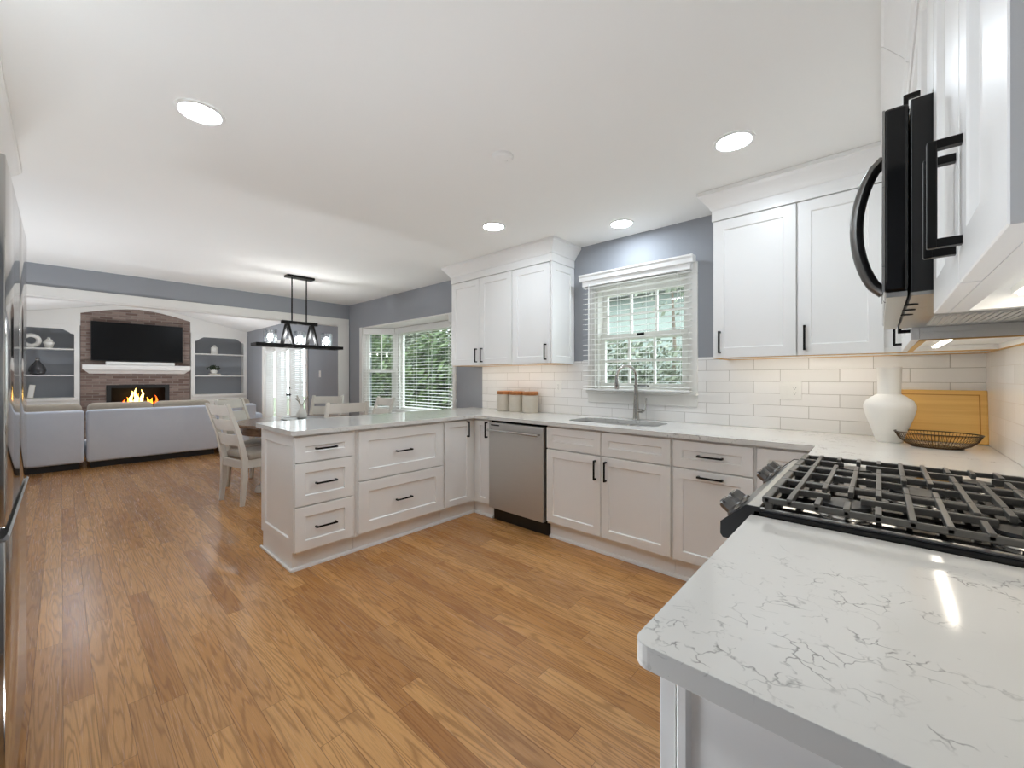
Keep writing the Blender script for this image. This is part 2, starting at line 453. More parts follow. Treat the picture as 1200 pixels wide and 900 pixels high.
# sink wall with the sink window and bay openings
SWX0, SWX1, SWZ0, SWZ1 = -2.265, -1.475, 1.14, 2.03
BAY0, BAY1, BAYZ0, BAYZ1 = -6.40, -4.20, .62, 2.04
b = B().holed_plate([(XH, 0), (.15, 0), (.15, H), (XH, H)],
    [[(SWX0, SWZ0), (SWX1, SWZ0), (SWX1, SWZ1), (SWX0, SWZ1)], [(BAY0, BAYZ0), (BAY1, BAYZ0), (BAY1, BAYZ1), (BAY0, BAYZ1)]], 'y', 0, .15)
struct('wall_sink', b, 'wall', label='grey wall behind the sink and bay window')
b = B().box(0, .15, YB - .15, .15, 0, H)
struct('wall_range', b, 'wall', label='wall behind the gas range')
b = B().box(XL - .15, .15, YB - .15, YB, 0, 2.43)
struct('wall_back', b, 'wall', label='grey wall behind the refrigerator')
# living room right wall with french door opening
FD0, FD1, FDZ = -11.03, -8.58, 1.98
b = B().holed_plate([(XL - .15, 0), (FD0, 0), (FD0, FDZ), (FD1, FDZ), (FD1, 0), (XH, 0), (XH, 2.62), (XL - .15, 2.62)], [], 'y', 0, .15)
struct('wall_french_doors', b, 'wall', label='grey living room wall with the french doors')
b = B().box(XL - .15, XL, YB - .15, .15, 0, 2.95)
struct('wall_fireplace', b, 'wall', label='living room wall behind the fireplace and bookcases')
# header wall between dining and living room
OPT = 2.105
b = B().box(XH - .13, XH, YB, 0, OPT, 2.95).box(XH - .13, XH, -.10, 0, 0, OPT).box(XH - .13, XH, YB, -3.9, 0, OPT)
struct('wall_header', b, 'wall', label='grey header wall over the wide opening to the fireplace room')
t = sroot('trim_opening', (XH, -2, 0), 'white casing around the wide opening to the fireplace room')
b = B().box(XH, XH + .02, YB, -.015, OPT - .005, OPT + .095, .004); obj('head_casing', b, 'trim', t)
b = B().box(XH, XH + .02, -.19, -.012, 0, OPT - .0055, .004); obj('side_casing', b, 'trim', t)
b = B().box(XH - .13, XH + .003, YB, -.10, OPT - .02, OPT - .0005).box(XH - .13, XH + .003, -.12, -.0995, 0, OPT - .02); obj('jamb_liner', b, 'trim', t)
# subway tile
b = B()
for x0, x1, z1 in ((-3.70, SWX0 - .07, 1.40), (SWX0 - .07, SWX1 + .07, 1.10), (SWX1 + .07, -.0005, 1.40)):
    b.box(x0, x1, -.008, -.0004, CT + .0005, z1)
struct('wall_tile_sink', b, 'tile', label='white subway tile backsplash along the sink wall')
b = B().box(-.008, -.0004, -2.66, -.0085, CT + .0005, 1.44)
struct('wall_tile_range', b, 'tile', label='white subway tile backsplash along the range wall')

# ================================================================== DOWNLIGHTS
def downlight(x, y, z, label, r=.075):
    t = thing('recessed_downlight', (x, y, z), label, 'ceiling light', None)
    b = B().lathe((x, y, z), [(r + .018, -.001), (r + .017, -.006), (r + .004, -.008), (r, -.004), (r, -.001)], 36, False, False); obj('trim_ring', b, 'plastic', t, smooth=True)
    b = B().lathe((x, y, z), [(r, -.0045), (r * .6, -.0065), (.001, -.007)], 36, False, True); obj('lens', b, 'lens', t, smooth=True)
    return t
downlight(-2.65, -2.745, H, 'round white recessed downlight nearest the refrigerator cabinet crown')
downlight(-.948, -.912, H, 'round recessed downlight in front of the white upper cabinets beside the microwave')
downlight(-2.64, -.90, H, 'round recessed downlight in front of the three-door upper cabinet')
downlight(-1.875, -.286, H, 'small round recessed downlight above the sink window')
for i, (x, y) in enumerate(((-9.2, -3.0), (-9.2, -1.05), (-10.3, -3.0), (-10.3, -1.05))):  # vault lights hidden by the header, added to brighten the living room
    zz = ZR - abs(y - YR) * (ZR - ZE) / 2.02
    downlight(x, y, zz - .012, ('added unseen downlight in the vault above the sofa left half', 'added unseen downlight in the vault above the sofa right half',
        'added unseen downlight in the vault before the left bookcase', 'added unseen downlight in the vault before the right bookcase')[i])
# unseen floor cans, added only to brighten the ceilings
def fill_light(x, y, label, r=.11):
    t = thing('fill_light_can', (x, y, 0), label, 'fill light')
    obj('can', B().lathe((x, y, 0), [(r + .015, 0), (r + .02, .01), (r + .02, .20), (r + .012, .205), (r + .008, .17)], 32, True, False), 'black', t, smooth=True)
    obj('fill_disc', B().lathe((x, y, .16), [(r + .006, 0), (r * .7, .008), (.001, .012)], 32, True, True), 'fill_light', t, smooth=True)
downlight(-1.45, -3.30, H, 'added unseen downlight in front of the refrigerator')  # this and the next are out of view, added to light the cabinet fronts
downlight(-2.08, -3.20, H, 'added unseen downlight right above the refrigerator doors')
fill_light(-4.12, -1.95, 'added fill-light can on the floor behind the peninsula panel', .058)
fill_light(-5.6, -3.70, 'added fill-light can in the dining corner beyond the pantry', .145)
fill_light(-10.3, -1.15, 'added fill-light can on the floor before the right bookcase', .135)
fill_light(-10.3, -2.95, 'added fill-light can on the floor before the left bookcase', .135)
fill_light(-1.42, -2.92, 'added fill-light can on the floor in front of the refrigerator aisle', .115)
# smoke detector
t = thing('smoke_detector', (-1.9, -1.583, H), 'round white smoke detector flat on the kitchen ceiling', 'smoke detector')
b = B().lathe((-1.9, -1.583, H), [(.058, 0), (.058, -.012), (.05, -.022), (.03, -.026), (.001, -.026)], 32, False, True); obj('housing', b, 'ceil', t, smooth=True)
b = B().lathe((-1.885, -1.57, H - .026), [(.008, 0), (.008, -.003), (.001, -.003)], 14, False, True); obj('test_button', b, 'plastic', t)

# ================================================================== CABINETS
class Fr:
    """a cabinet front: u runs along the run, o points out of the face, z up"""
    def __init__(s, face, axis, out): s.f, s.ax, s.o = face, axis, out
    def box(s, b, u0, u1, o0, o1, z0, z1, bev=0.0):
        a, c = s.f + s.o * o0, s.f + s.o * o1
        if s.ax == 'x': b.box(u0, u1, a, c, z0, z1, bev)
        else: b.box(a, c, u0, u1, z0, z1, bev)
    def pt(s, u, o, z): return (u, s.f + s.o * o, z) if s.ax == 'x' else (s.f + s.o * o, u, z)
def shaker(fr, u0, u1, z0, z1, stile=.058, th=.02, rec=.010):
    """frame and recessed panel with a small inner chamfer; front surface at o = 0, back at o = -th"""
    b = B()
    def ring(m, o): return [fr.pt(u0 + m, o, z0 + m), fr.pt(u1 - m, o, z0 + m), fr.pt(u1 - m, o, z1 - m), fr.pt(u0 + m, o, z1 - m)]
    e = .0015
    b.loft([ring(0, -th), ring(0, -e), ring(e, 0), ring(stile, 0), ring(stile + .002, -.0025), ring(stile + .005, -rec)])
    return b
def pull(fr, u, z, horizontal, length=.128, name='handle', parent=None, out=.032):
    b = B(); h = length / 2; w = .0055
    if horizontal:
        fr.box(b, u - h - .006, u + h + .006, out - .010, out, z - w, z + w, .002)
        for s in (-1, 1): fr.box(b, u + s * h - w, u + s * h + w, 0, out - .009, z - w, z + w)
    else:
        fr.box(b, u - w, u + w, out - .010, out, z - h - .006, z + h + .006, .002)
        for s in (-1, 1): fr.box(b, u - w, u + w, 0, out - .009, z + s * h - w, z + s * h + w)
    return obj(name, b, 'black', parent, label='black bar handle')
def front(kind, fr, u0, u1, z0, z1, root, handle=None, stile=.058):
    d = obj(kind, shaker(fr, u0, u1, z0, z1, stile), 'cab', root)
    if handle: pull(fr, handle[0], handle[1], handle[2], parent=d, length=handle[3] if len(handle) > 3 else .128)
    return d

# ---- peninsula (faces +x)
PF = Fr(-3.16, 'y', 1)
def base_body(name, x0, x1, y0, y1, label, loc):
    t = thing(name, loc, label, 'cabinet')
    b = B().box(x0, x1, y0, y1, .115, CB - .001); obj('body', b, 'cab', t, bevel=.001)
    return t
t = base_body('drawer_cabinet', -3.78, -3.181, -2.150, -1.752, 'white three-drawer base cabinet at the free end of the peninsula', (-3.48, -1.95, 0))
for z0, z1 in ((.705, .868), (.425, .697), (.135, .415)):
    front('drawer', PF, -2.165, -1.778, z0, z1, t, (-1.972, (z0 + z1) / 2, True), .062)
EP = Fr(-2.168, 'x', -1)
obj('end_panel', shaker(EP, -3.797, -3.185, .128, CB - .003, .075, .017), 'cab', t)
b = B().box(-3.765, -3.225, -2.150, -1.752, 0, .114).box(-3.780, -3.222, -2.162, -2.150, 0, .128); obj('toe_kick', b, 'cab', t, bevel=.002)
b = B().prism([(-3.225, 0), (-3.205, 0), (-3.208, .012), (-3.216, .019), (-3.225, .02)], 'y', -2.165, -1.752).box(-3.80, -3.205, -2.178, -2.163, 0, .018, .005); obj('shoe_molding', b, 'cab', t)
t = base_body('drawer_cabinet', -3.78, -3.181, -1.750, -.972, 'white base cabinet with two wide deep drawers in the peninsula', (-3.48, -1.36, 0))
for z0, z1 in ((.512, .868), (.135, .502)):
    front('drawer', PF, -1.738, -.984, z0, z1, t, (-1.372, (z0 + z1) / 2, True), .075)
b = B().box(-3.765, -3.225, -1.750, -.972, 0, .114); obj('toe_kick', b, 'cab', t)
b = B().prism([(-3.225, 0), (-3.205, 0), (-3.208, .012), (-3.216, .019), (-3.225, .02)], 'y', -1.751, -.972); obj('shoe_molding', b, 'cab', t)
# corner cabinet: two narrow doors meeting at the inside corner
SF = Fr(-.628, 'x', -1)
t = thing('corner_cabinet', (-3.45, -.4, 0), 'white corner base cabinet with two narrow doors left of the dishwasher', 'cabinet')
b = B().box(-3.78, -3.181, -.970, -.02, .115, CB - .001).box(-3.181, -2.968, -.607, -.02, .115, CB - .001); obj('body', b, 'cab', t)
front('door', PF, -.962, -.664, .135, .868, t, (-.712, .79, False), .05)
front('door', SF, -3.128, -2.966, .135, .868, t, (-2.990, .79, False), .042)
b = B().box(-3.765, -3.225, -.970, -.565, 0, .114).box(-3.225, -2.968, -.565, -.1, 0, .114); obj('toe_kick', b, 'cab', t)
b = B().prism([(-3.225, 0), (-3.205, 0), (-3.208, .012), (-3.216, .019), (-3.225, .02)], 'y', -.972, -.566).prism([(-.565, 0), (-.585, 0), (-.582, .012), (-.574, .019), (-.565, .02)], 'x', -3.222, -2.968); obj('shoe_molding', b, 'cab', t)
# peninsula back panels facing the dining table
b = B().box(-3.80, -3.781, -2.150, -.02, 0.0, CB - .002)
for i in range(3):
    y0 = -2.15 + i * .71
    b.box(-3.806, -3.80, y0, y0 + .07, 0.0, CB - .002).box(-3.806, -3.80, y0 + .07, y0 + .71, 0, .12).box(-3.806, -3.80, y0 + .07, y0 + .71, CB - .08, CB - .002)
tag(obj('peninsula_back_panel', b, 'cab'), 'white framed panel closing the dining side of the peninsula', 'panel')
# ---- sink run
t = thing('sink_cabinet', (-1.855, -.35, 0), 'white two-door sink base cabinet right of the dishwasher', 'cabinet')
b = B().box(-2.338, -1.367, -.607, -.589, .115, CB - .001).box(-2.338, -1.367, -.045, -.03, .115, CB - .001).box(-2.338, -2.32, -.589, -.045, .115, CB - .001).box(-1.385, -1.367, -.589, -.045, .115, CB - .001).box(-2.32, -1.385, -.589, -.045, .115, .135); obj('body', b, 'cab', t)
for u0, u1, s in ((-2.333, -1.861, 1), (-1.855, -1.373, -1)):
    front('false_drawer_front', SF, u0, u1, .706, .868, t, None, .055)
    front('door', SF, u0, u1, .135, .697, t, (u1 - .038 if s > 0 else u0 + .038, .60, False))
b = B().box(-2.338, -1.367, -.565, -.1, 0, .114); obj('toe_kick', b, 'cab', t)
shoe = [(-.565, 0), (-.585, 0), (-.582, .012), (-.574, .019), (-.565, .02)]
obj('shoe_molding', B().prism(shoe, 'x', -2.338, -1.367), 'cab', t)
t = thing('pull_out_cabinet', (-1.14, -.35, 0), 'white base cabinet with one drawer above a tall pull-out, right of the sink doors', 'cabinet')
b = B().box(-1.365, -.912, -.607, -.03, .115, CB - .001); obj('body', b, 'cab', t)
front('drawer', SF, -1.357, -.923, .706, .868, t, (-1.14, .787, True), .055)
front('pull_out_front', SF, -1.357, -.923, .135, .697, t, (-1.14, .664, True))
b = B().box(-1.365, -.912, -.565, -.1, 0, .114); obj('toe_kick', b, 'cab', t); obj('shoe_molding', B().prism(shoe, 'x', -1.365, -.912), 'cab', t)
t = thing('corner_cabinet', (-.45, -.45, 0), 'white blind corner base cabinet behind the range knobs', 'cabinet')
b = B().box(-.910, -.02, -.607, -.02, .115, CB - .001).box(-.60, -.02, -1.236, -.607, .115, CB - .001); obj('body', b, 'cab', t)
front('door', SF, -.904, -.626, .135, .868, t, None, .055)
RF = Fr(-.62, 'y', -1)
front('door', RF, -1.232, -.66, .135, .868, t, (-1.19, .78, False))
b = B().box(-.910, -.56, -.565, -.1, 0, .114).box(-.56, -.1, -1.236, -.1, 0, .114); obj('toe_kick', b, 'cab', t); obj('shoe_molding', B().prism(shoe, 'x', -.910, -.585), 'cab', t)
# ---- near cabinet under the foreground counter
t = thing('end_cabinet', (-.32, -2.33, 0), 'white base cabinet with framed end panel under the foreground counter', 'cabinet')
b = B().box(-.598, -.02, -2.624, -2.022, .115, CB - .001); obj('body', b, 'cab', t)
front('drawer', RF, -2.638, -2.028, .706, .868, t, (-2.33, .787, True))
front('door', RF, -2.638, -2.334, .135, .697, t, (-2.37, .60, False)); front('door', RF, -2.328, -2.028, .135, .697, t, (-2.29, .60, False))
NP = Fr(-2.644, 'x', -1)
obj('end_panel', shaker(NP, -.596, -.006, .115, CB - .002, .011, .018, .006), 'cab', t)
b = B().box(-.56, -.06, -2.62, -2.022, 0, .114); obj('toe_kick', b, 'cab', t)

# ---- countertops
def rcorner(cx, cy, r, a0, a1, n=5): return [(cx + r * math.cos(math.radians(a0 + (a1 - a0) * i / n)), cy + r * math.sin(math.radians(a0 + (a1 - a0) * i / n))) for i in range(n + 1)]
hole = rcorner(-1.64, -.23, .09, 0, 90) + rcorner(-2.17, -.23, .09, 90, 180) + rcorner(-2.17, -.40, .09, 180, 270) + rcorner(-1.64, -.40, .09, 270, 360)
outer = rcorner(-3.875 + .03, -2.19 + .03, .03, 180, 270) + rcorner(-3.132 - .03, -2.19 + .03, .03, 270, 360) + [(-3.132, -.658), (-.644, -.658), (-.644, -1.238), (-.0005, -1.238), (-.0005, -.0005), (-3.875, -.0005)]
b = B().holed_plate(outer, [hole], 'z', CB, CT)
tag(obj('countertop', b, 'quartz', bevel=.004), 'white veined quartz countertop wrapping peninsula, sink and corner', 'countertop')
outer = [(-.0005, -2.021), (-.644, -2.021)] + rcorner(-.644 + .02, -2.668 + .02, .02, 180, 270) + [(-.0005, -2.668)]
b = B().holed_plate(outer, [], 'z', CB, CT)
tag(obj('countertop', b, 'quartz', bevel=.005), 'white quartz counter slab with grey veins in the near foreground', 'countertop')

# ---- upper cabinets
def crown(parent, x0, x1, y0, y1, ex0, ex1, ey0, ey1, zb=2.252):
    """stacked crown profile growing outwards to the ceiling; ex/ey = 1 where that side is free"""
    prof = [(.004, zb), (.004, 2.318), (.012, 2.324), (.016, 2.336), (.022, 2.345), (.040, 2.368), (.060, 2.392), (.068, 2.404), (.075, 2.408), (.075, H - .0008)]
    rings = []
    for o, z in prof:
        rings.append([(x0 - o * ex0, y0 - o * ey0, z), (x1 + o * ex1, y0 - o * ey0, z), (x1 + o * ex1, y1 + o * ey1, z), (x0 - o * ex0, y1 + o * ey1, z)])
    obj('crown_molding', B().loft(rings), 'cab', parent)
UF = Fr(-.35, 'x', -1)
UZ0, UZ1 = 1.378, 2.25
def underside(parent, x0, x1, y0, y1):
    w = .016
    def rails(z0, z1): return B().box(x0, x1, y0, y0 + w, z0, z1).box(x0, x1, y1 - w, y1, z0, z1).box(x0, x0 + w, y0 + w, y1 - w, z0, z1).box(x1 - w, x1, y0 + w, y1 - w, z0, z1)
    obj('light_rail', rails(UZ0 + .0005, UZ0 + .0235), 'cab', parent)
    obj('plywood_edge', rails(UZ0 - .004, UZ0), 'ply', parent, label='raw wood bottom edge')
t = thing('upper_cabinet', (-3.16, -.17, UZ0), 'white three-door upper cabinet left of the sink window', 'cabinet')
b = B().box(-3.822, -2.505, -.329, -.002, UZ0 + .024, UZ1); obj('body', b, 'cab', t, bevel=.001)
front('door', UF, -3.818, -3.388, UZ0, UZ1 - .004, t, (-3.425, 1.475, False), .06)
front('door', UF, -3.382, -2.952, UZ0, UZ1 - .004, t, (-3.345, 1.475, False), .06)
front('door', UF, -2.943, -2.512, UZ0, UZ1 - .004, t, (-2.550, 1.475, False), .06)
obj('end_panel', shaker(Fr(-2.487, 'y', 1), -.345, -.003, UZ0, UZ1 - .002, .06, .017), 'cab', t)
crown(t, -3.822, -2.490, -.350, -.002, 1, 1, 1, 0)
underside(t, -3.822, -2.505, -.329, -.002)
t = thing('upper_cabinet', (-.78, -.17, UZ0), 'white two-door upper cabinet right of the sink window', 'cabinet')
b = B().box(-1.207, -.002, -.329, -.002, UZ0 + .024, UZ1); obj('body', b, 'cab', t, bevel=.001)
front('door', UF, -1.203, -.764, UZ0, UZ1 - .004, t, (-1.163, 1.475, False), .06)
front('door', UF, -.755, -.392, UZ0, UZ1 - .004, t, (-.722, 1.475, False), .06)
crown(t, -1.207, -.002, -.350, -.002, 1, 0, 1, 0)
underside(t, -1.207, -.002, -.329, -.002)
# range wall uppers (face -x)
RU = Fr(-.33, 'y', -1)
t = thing('upper_cabinet', (-.17, -.79, UZ0), 'white upper cabinet between the corner and the microwave', 'cabinet')
b = B().box(-.309, -.002, -1.232, -.352, UZ0 + .024, UZ1); obj('body', b, 'cab', t)
front('door', RU, -1.228, -.80, UZ0, UZ1 - .004, t, (-1.19, 1.475, False)); front('door', RU, -.794, -.405, UZ0, UZ1 - .004, t, (-.44, 1.475, False))
crown(t, -.330, -.002, -1.232, -.43, 1, 0, 0, 0)
underside(t, -.309, -.002, -1.232, -.352)
t = thing('upper_cabinet', (-.17, -1.62, 1.82), 'short white upper cabinet above the microwave', 'cabinet')
b = B().box(-.309, -.002, -2.008, -1.236, 1.820, UZ1); obj('body', b, 'cab', t)
front('door', RU, -2.004, -1.626, 1.822, UZ1 - .004, t, (-1.665, 1.925, False)); front('door', RU, -1.620, -1.24, 1.822, UZ1 - .004, t, (-1.58, 1.925, False))
crown(t, -.330, -.002, -2.008, -1.236, 1, 0, 0, 0)
t = thing('upper_cabinet', (-.17, -2.33, UZ0), 'white two-door upper cabinet nearest the viewer, right of the microwave', 'cabinet')
b = B().box(-.309, -.002, -2.629, -2.012, UZ0 + .03, UZ1).box(-.309, -.285, -2.628, -2.012, UZ0 - .003, UZ0 + .03).box(-.285, -.002, -2.628, -2.608, UZ0 - .003, UZ0 + .03).box(-.285, -.002, -2.032, -2.012, UZ0 - .003, UZ0 + .03); obj('body', b, 'cab', t)
front('door', RU, -2.640, -2.366, UZ0 - .003, UZ1 - .004, t, (-2.392, 1.489, False)); front('door', RU, -2.360, -2.016, UZ0 - .003, UZ1 - .004, t, (-2.332, 1.489, False))
obj('end_panel', B().box(-.3095, -.002, -2.642, -2.6295, UZ0 - .003, UZ1 - .002, .001), 'cab', t)
crown(t, -.330, -.002, -2.642, -2.012, 1, 0, 1, 0)

# under-cabinet light bars
def light_bar(x0, x1, y0, y1, z, label):
    t = thing('under_cabinet_light', ((x0 + x1) / 2, (y0 + y1) / 2, z), label, 'light', None)
    b = B().box(x0, x1, y0, y1, z - .012, z); obj('housing', b, 'plastic', t)
    if x1 - x0 > y1 - y0: b = B().box(x0 + .01, x1 - .01, y0 + .006, y1 - .006, z - .0155, z - .012)
    else: b = B().box(x0 + .006, x1 - .006, y0 + .01, y1 - .01, z - .0155, z - .012)
    obj('led_strip', b, 'led', t)
light_bar(-1.12, -.34, -.215, -.185, UZ0 + .0238, 'slim warm light bar under the cabinet right of the sink window')
light_bar(-3.7, -2.6, -.215, -.185, UZ0 + .0238, 'slim warm light bar under the cabinet left of the sink window')
light_bar(-.238, -.208, -1.18, -.50, UZ0 + .0238, 'slim light bar under the cabinet between corner and microwave')
light_bar(-.238, -.208, -2.58, -2.05, UZ0 + .0295, 'slim light bar under the cabinet nearest the viewer')

# ================================================================== MICROWAVE
t = thing('microwave', (-.2, -1.62, 1.418), 'black over-the-range microwave with curved steel handle', 'microwave')
Y0, Y1 = -2.004, -1.240
b = B().box(-.3615, -.003, Y0, Y1, 1.424, 1.815, .002); obj('body', b, 'blackmat', t)
b = B().box(-.402, -.3635, Y0 + .16, Y1, 1.428, 1.811, .006); d = obj('door', b, 'blackgloss', t)
b = B().box(-.4035, -.4015, Y0 + .25, Y1 - .06, 1.50, 1.765); obj('window', b, 'screen', d)
b = B().box(-.402, -.3635, Y0, Y0 + .157, 1.428, 1.811, .006); cp = obj('control_panel', b, 'blackgloss', t)
b = B().box(-.4028, -.4015, Y0 + .03, Y0 + .13, 1.74, 1.775); obj('display', b, 'screen', cp)
b = B()
for i in range(4):
    for j in range(3): b.box(-.4032, -.4015, Y0 + .03 + j * .036, Y0 + .056 + j * .036, 1.52 + i * .055, 1.552 + i * .055, .001)
obj('keypad', b, 'blackmat', cp)
b = B().box(-.404, -.400, Y0, Y0 + .002, 1.43, 1.809); obj('edge_trim', b, 'steel', t, label='bright steel edge')
pts = [(-.40 - .052 * math.sin(PI * i / 16) ** .6 if 0 < i < 16 else -.40, Y0 + .20, 1.458 + .325 * i / 16) for i in range(17)]
rings = []
for i, p in enumerate(pts):
    q0 = Vector(pts[max(0, i - 1)]); q1 = Vector(pts[min(16, i + 1)]); dd = (q1 - q0).normalized(); nn = Vector((dd.z, 0, -dd.x))
    rings.append([tuple(Vector(p) + nn * (.0135 * math.cos(a)) + Vector((0, .017 * math.sin(a), 0))) for a in [2 * PI * k / 12 for k in range(12)]])
obj('handle', B().loft(rings), 'gunmetal', t, label='curved dark steel handle', smooth=True)
b = B().box(-.398, -.366, Y0 + .002, Y1 - .002, 1.417, 1.4275).box(-.360, -.003, Y0 + .002, Y1 - .002, 1.417, 1.4238); v = obj('bottom_plate', b, 'steel', t, label='steel underside plate')
b = B()
for i in range(3): b.lathe((-.355, Y0 + .14 + i * .10, 1.4172), [(.012, 0), (.012, -.002), (.001, -.002)], 14, False, True)
obj('vent_hole', b, 'dark', v)
b = B()
for j in range(2):
    y0 = Y0 + .10 + j * .30
    b.box(-.30, -.12, y0, y0 + .26, 1.4145, 1.417)
    for i in range(12): b.box(-.295 + i * .0145, -.288 + i * .0145, y0 + .01, y0 + .25, 1.412, 1.4146)
obj('grease_filter', b, 'steeldk', v)
b = B().box(-.08, -.03, Y0 + .30, Y0 + .46, 1.4135, 1.417, .001); obj('cooktop_lamp', b, 'led', v)

# ================================================================== RANGE
RY0, RY1 = -2.016, -1.244
t = thing('gas_range', (-.33, -1.63, 0), 'stainless slide-in gas range with cast iron grates', 'range')
b = B().box(-.62, -.02, RY0, RY1, .09, .905); obj('body', b, 'steeldk', t)
b = B().box(-.640, -.012, RY0, RY1, .9055, .925, .003); ct = obj('cooktop', b, 'blackgloss', t, label='black enamel cooktop')
b = B().box(-.628, -.03, RY0 + .012, RY0 + .022, .925, .929).box(-.628, -.03, RY1 - .022, RY1 - .012, .925, .929).box(-.05, -.03, RY0 + .022, RY1 - .022, .925, .935, .002); obj('deck_rim', b, 'steel', ct)
b = B().prism([(-.628, .932), (-.655, .932), (-.711, .880), (-.712, .850), (-.706, .842), (-.62, .842)], 'y', RY0 + .004, RY1 - .004); fp = obj('control_panel', b, 'steel', t, bevel=.002)
for y0, y1 in ((RY0, RY0 + .0038), (RY1 - .0038, RY1)):
    b = B().prism([(-.626, .934), (-.656, .934), (-.714, .880), (-.7145, .849), (-.708, .840), (-.62, .840)], 'y', y0, y1)
    obj('panel_end_cap', b, 'blackmat', fp, label='dark grey end cap')
for y in (-1.945, -1.86, -1.50, -1.415, -1.33):
    k = B().lathe((0, 0, 0), [(.026, 0), (.026, .006), (.021, .010), (.0205, .030), (.018, .036), (.001, .036)], 10, True, True)
    k.box(-.004, .004, -.021, .021, .030, .041, .0015)
    rot = Matrix.Rotation(math.radians(-54), 4, 'Y')
    kb = B().merge(k, Matrix.Translation((-.694, y, .8955)) @ rot)
    obj('knob', kb, 'gunmetal', t, smooth=True, angle=25)
b = B().box(-.655, -.621, RY0 + .01, RY1 - .01, .27, .825, .004); od = obj('oven_door', b, 'steel', t)
b = B().box(-.657, -.654, RY0 + .12, RY1 - .12, .40, .68); obj('window', b, 'blackgloss', od)
b = B().tube([(-.70, RY0 + .06, .775), (-.70, RY1 - .06, .775)], .012, 12)
for y in (RY0 + .09, RY1 - .09): b.tube([(-.70, y, .775), (-.654, y, .775)], .008, 8)
obj('handle', b, 'steel', od, smooth=True)
b = B().box(-.650, -.621, RY0 + .01, RY1 - .01, .10, .262, .004); obj('warming_drawer', b, 'steel', t)
# burners
for x, y, r in ((-.47, -1.885, .050), (-.20, -1.885, .040), (-.335, -1.63, .055), (-.47, -1.375, .044), (-.20, -1.375, .036)):
    b = B().lathe((x, y, .925), [(r + .022, 0), (r + .020, .003), (r + .004, .004), (r, .014), (.001, .014)], 26, False, True); bb = obj('burner', b, 'chrome', t, smooth=True)
    b = B().lathe((x, y, .939), [(r - .004, 0), (r, .002), (r - .002, .008), (.001, .010)], 26, False, True); obj('burner_cap', b, 'blackmat', bb, smooth=True)
# grates: three sections side by side
GT = .962
def grate(y0, y1, burners):
    b = B(); x0, x1 = -.620, -.075; w = .0115
    hz0, hz1 = GT - .016, GT
    for y in (y0 + w / 2, y1 - w / 2): b.box(x0, x1, y - w / 2, y + w / 2, hz0 - .003, hz1 - .004, .003)
    for x in (x0 + w / 2, x1 - w / 2): b.box(x - w * .8, x + w * .8, y0, y1, hz0 - .003, hz1 - .003, .004)
    ym = (y0 + y1) / 2
    xs = [-.5675 + .0525 * i for i in range(9)]
    for i, x in enumerate(xs):
        near = min(abs(x - bx) for bx, by in burners)
        if near < .03: gap = .050
        elif near < .075: gap = .030
        else: gap = 0
        if gap == 0: b.box(x - w / 2, x + w / 2, y0, y1, hz0, hz1, .002)
        elif i % 2 == 0 or near < .03:
            b.box(x - w / 2, x + w / 2, y0, ym - gap, hz0, hz1, .002); b.box(x - w / 2, x + w / 2, ym + gap, y1, hz0, hz1, .002)
        else:
            b.box(x - w / 2, x + w / 2, y0, ym - .055, hz0, hz1, .002); b.box(x - w / 2, x + w / 2, ym + .055, y1, hz0, hz1, .002)
    # spine along x, broken over each burner
    cuts = sorted(bx for bx, by in burners); seg = [x0]
    for c in cuts: seg += [c - .028, c + .028]
    seg.append(x1)
    for a0, a1 in zip(seg[::2], seg[1::2]): b.box(a0, a1, ym - w / 2, ym + w / 2, hz0 - .001, hz1 - .001, .002)
    for x in (x0 + .010, x1 - .010):
        for y in (y0 + .008, y1 - .008): b.box(x - .008, x + .008, y - .006, y + .006, .9255, hz0)
    return obj('grate', b, 'iron', t)
grate(RY0 + .012, RY0 + .262, [(-.47, -1.885), (-.20, -1.885)])
grate(RY0 + .264, RY0 + .508, [(-.335, -1.63)])
grate(RY0 + .510, RY1 - .012, [(-.47, -1.375), (-.20, -1.375)])

# ================================================================== DISHWASHER
t = thing('dishwasher', (-2.655, -.35, 0), 'stainless dishwasher with bar handle between white cabinets', 'dishwasher')
b = B().box(-2.962, -2.342, -.60, -.04, .10, CB - .006); obj('body', b, 'dark', t)
b = B().box(-2.955, -2.356, -.642, -.602, .118, .862, .004); d = obj('door', b, 'steeldk', t)
b = B().tube([(-2.935, -.685, .800), (-2.376, -.685, .800)], .011, 12)
for x in (-2.92, -2.39): b.tube([(x, -.685, .80), (x, -.64, .80)], .008, 8)
obj('handle', b, 'chrome', d, smooth=True)
b = B().box(-2.93, -2.83, -.6432, -.6415, .835, .845); obj('badge', b, 'blackmat', d)
b = B().box(-2.955, -2.345, -.575, -.56, .0, .112); obj('toe_kick', b, 'blackmat', t, label='black toe kick')

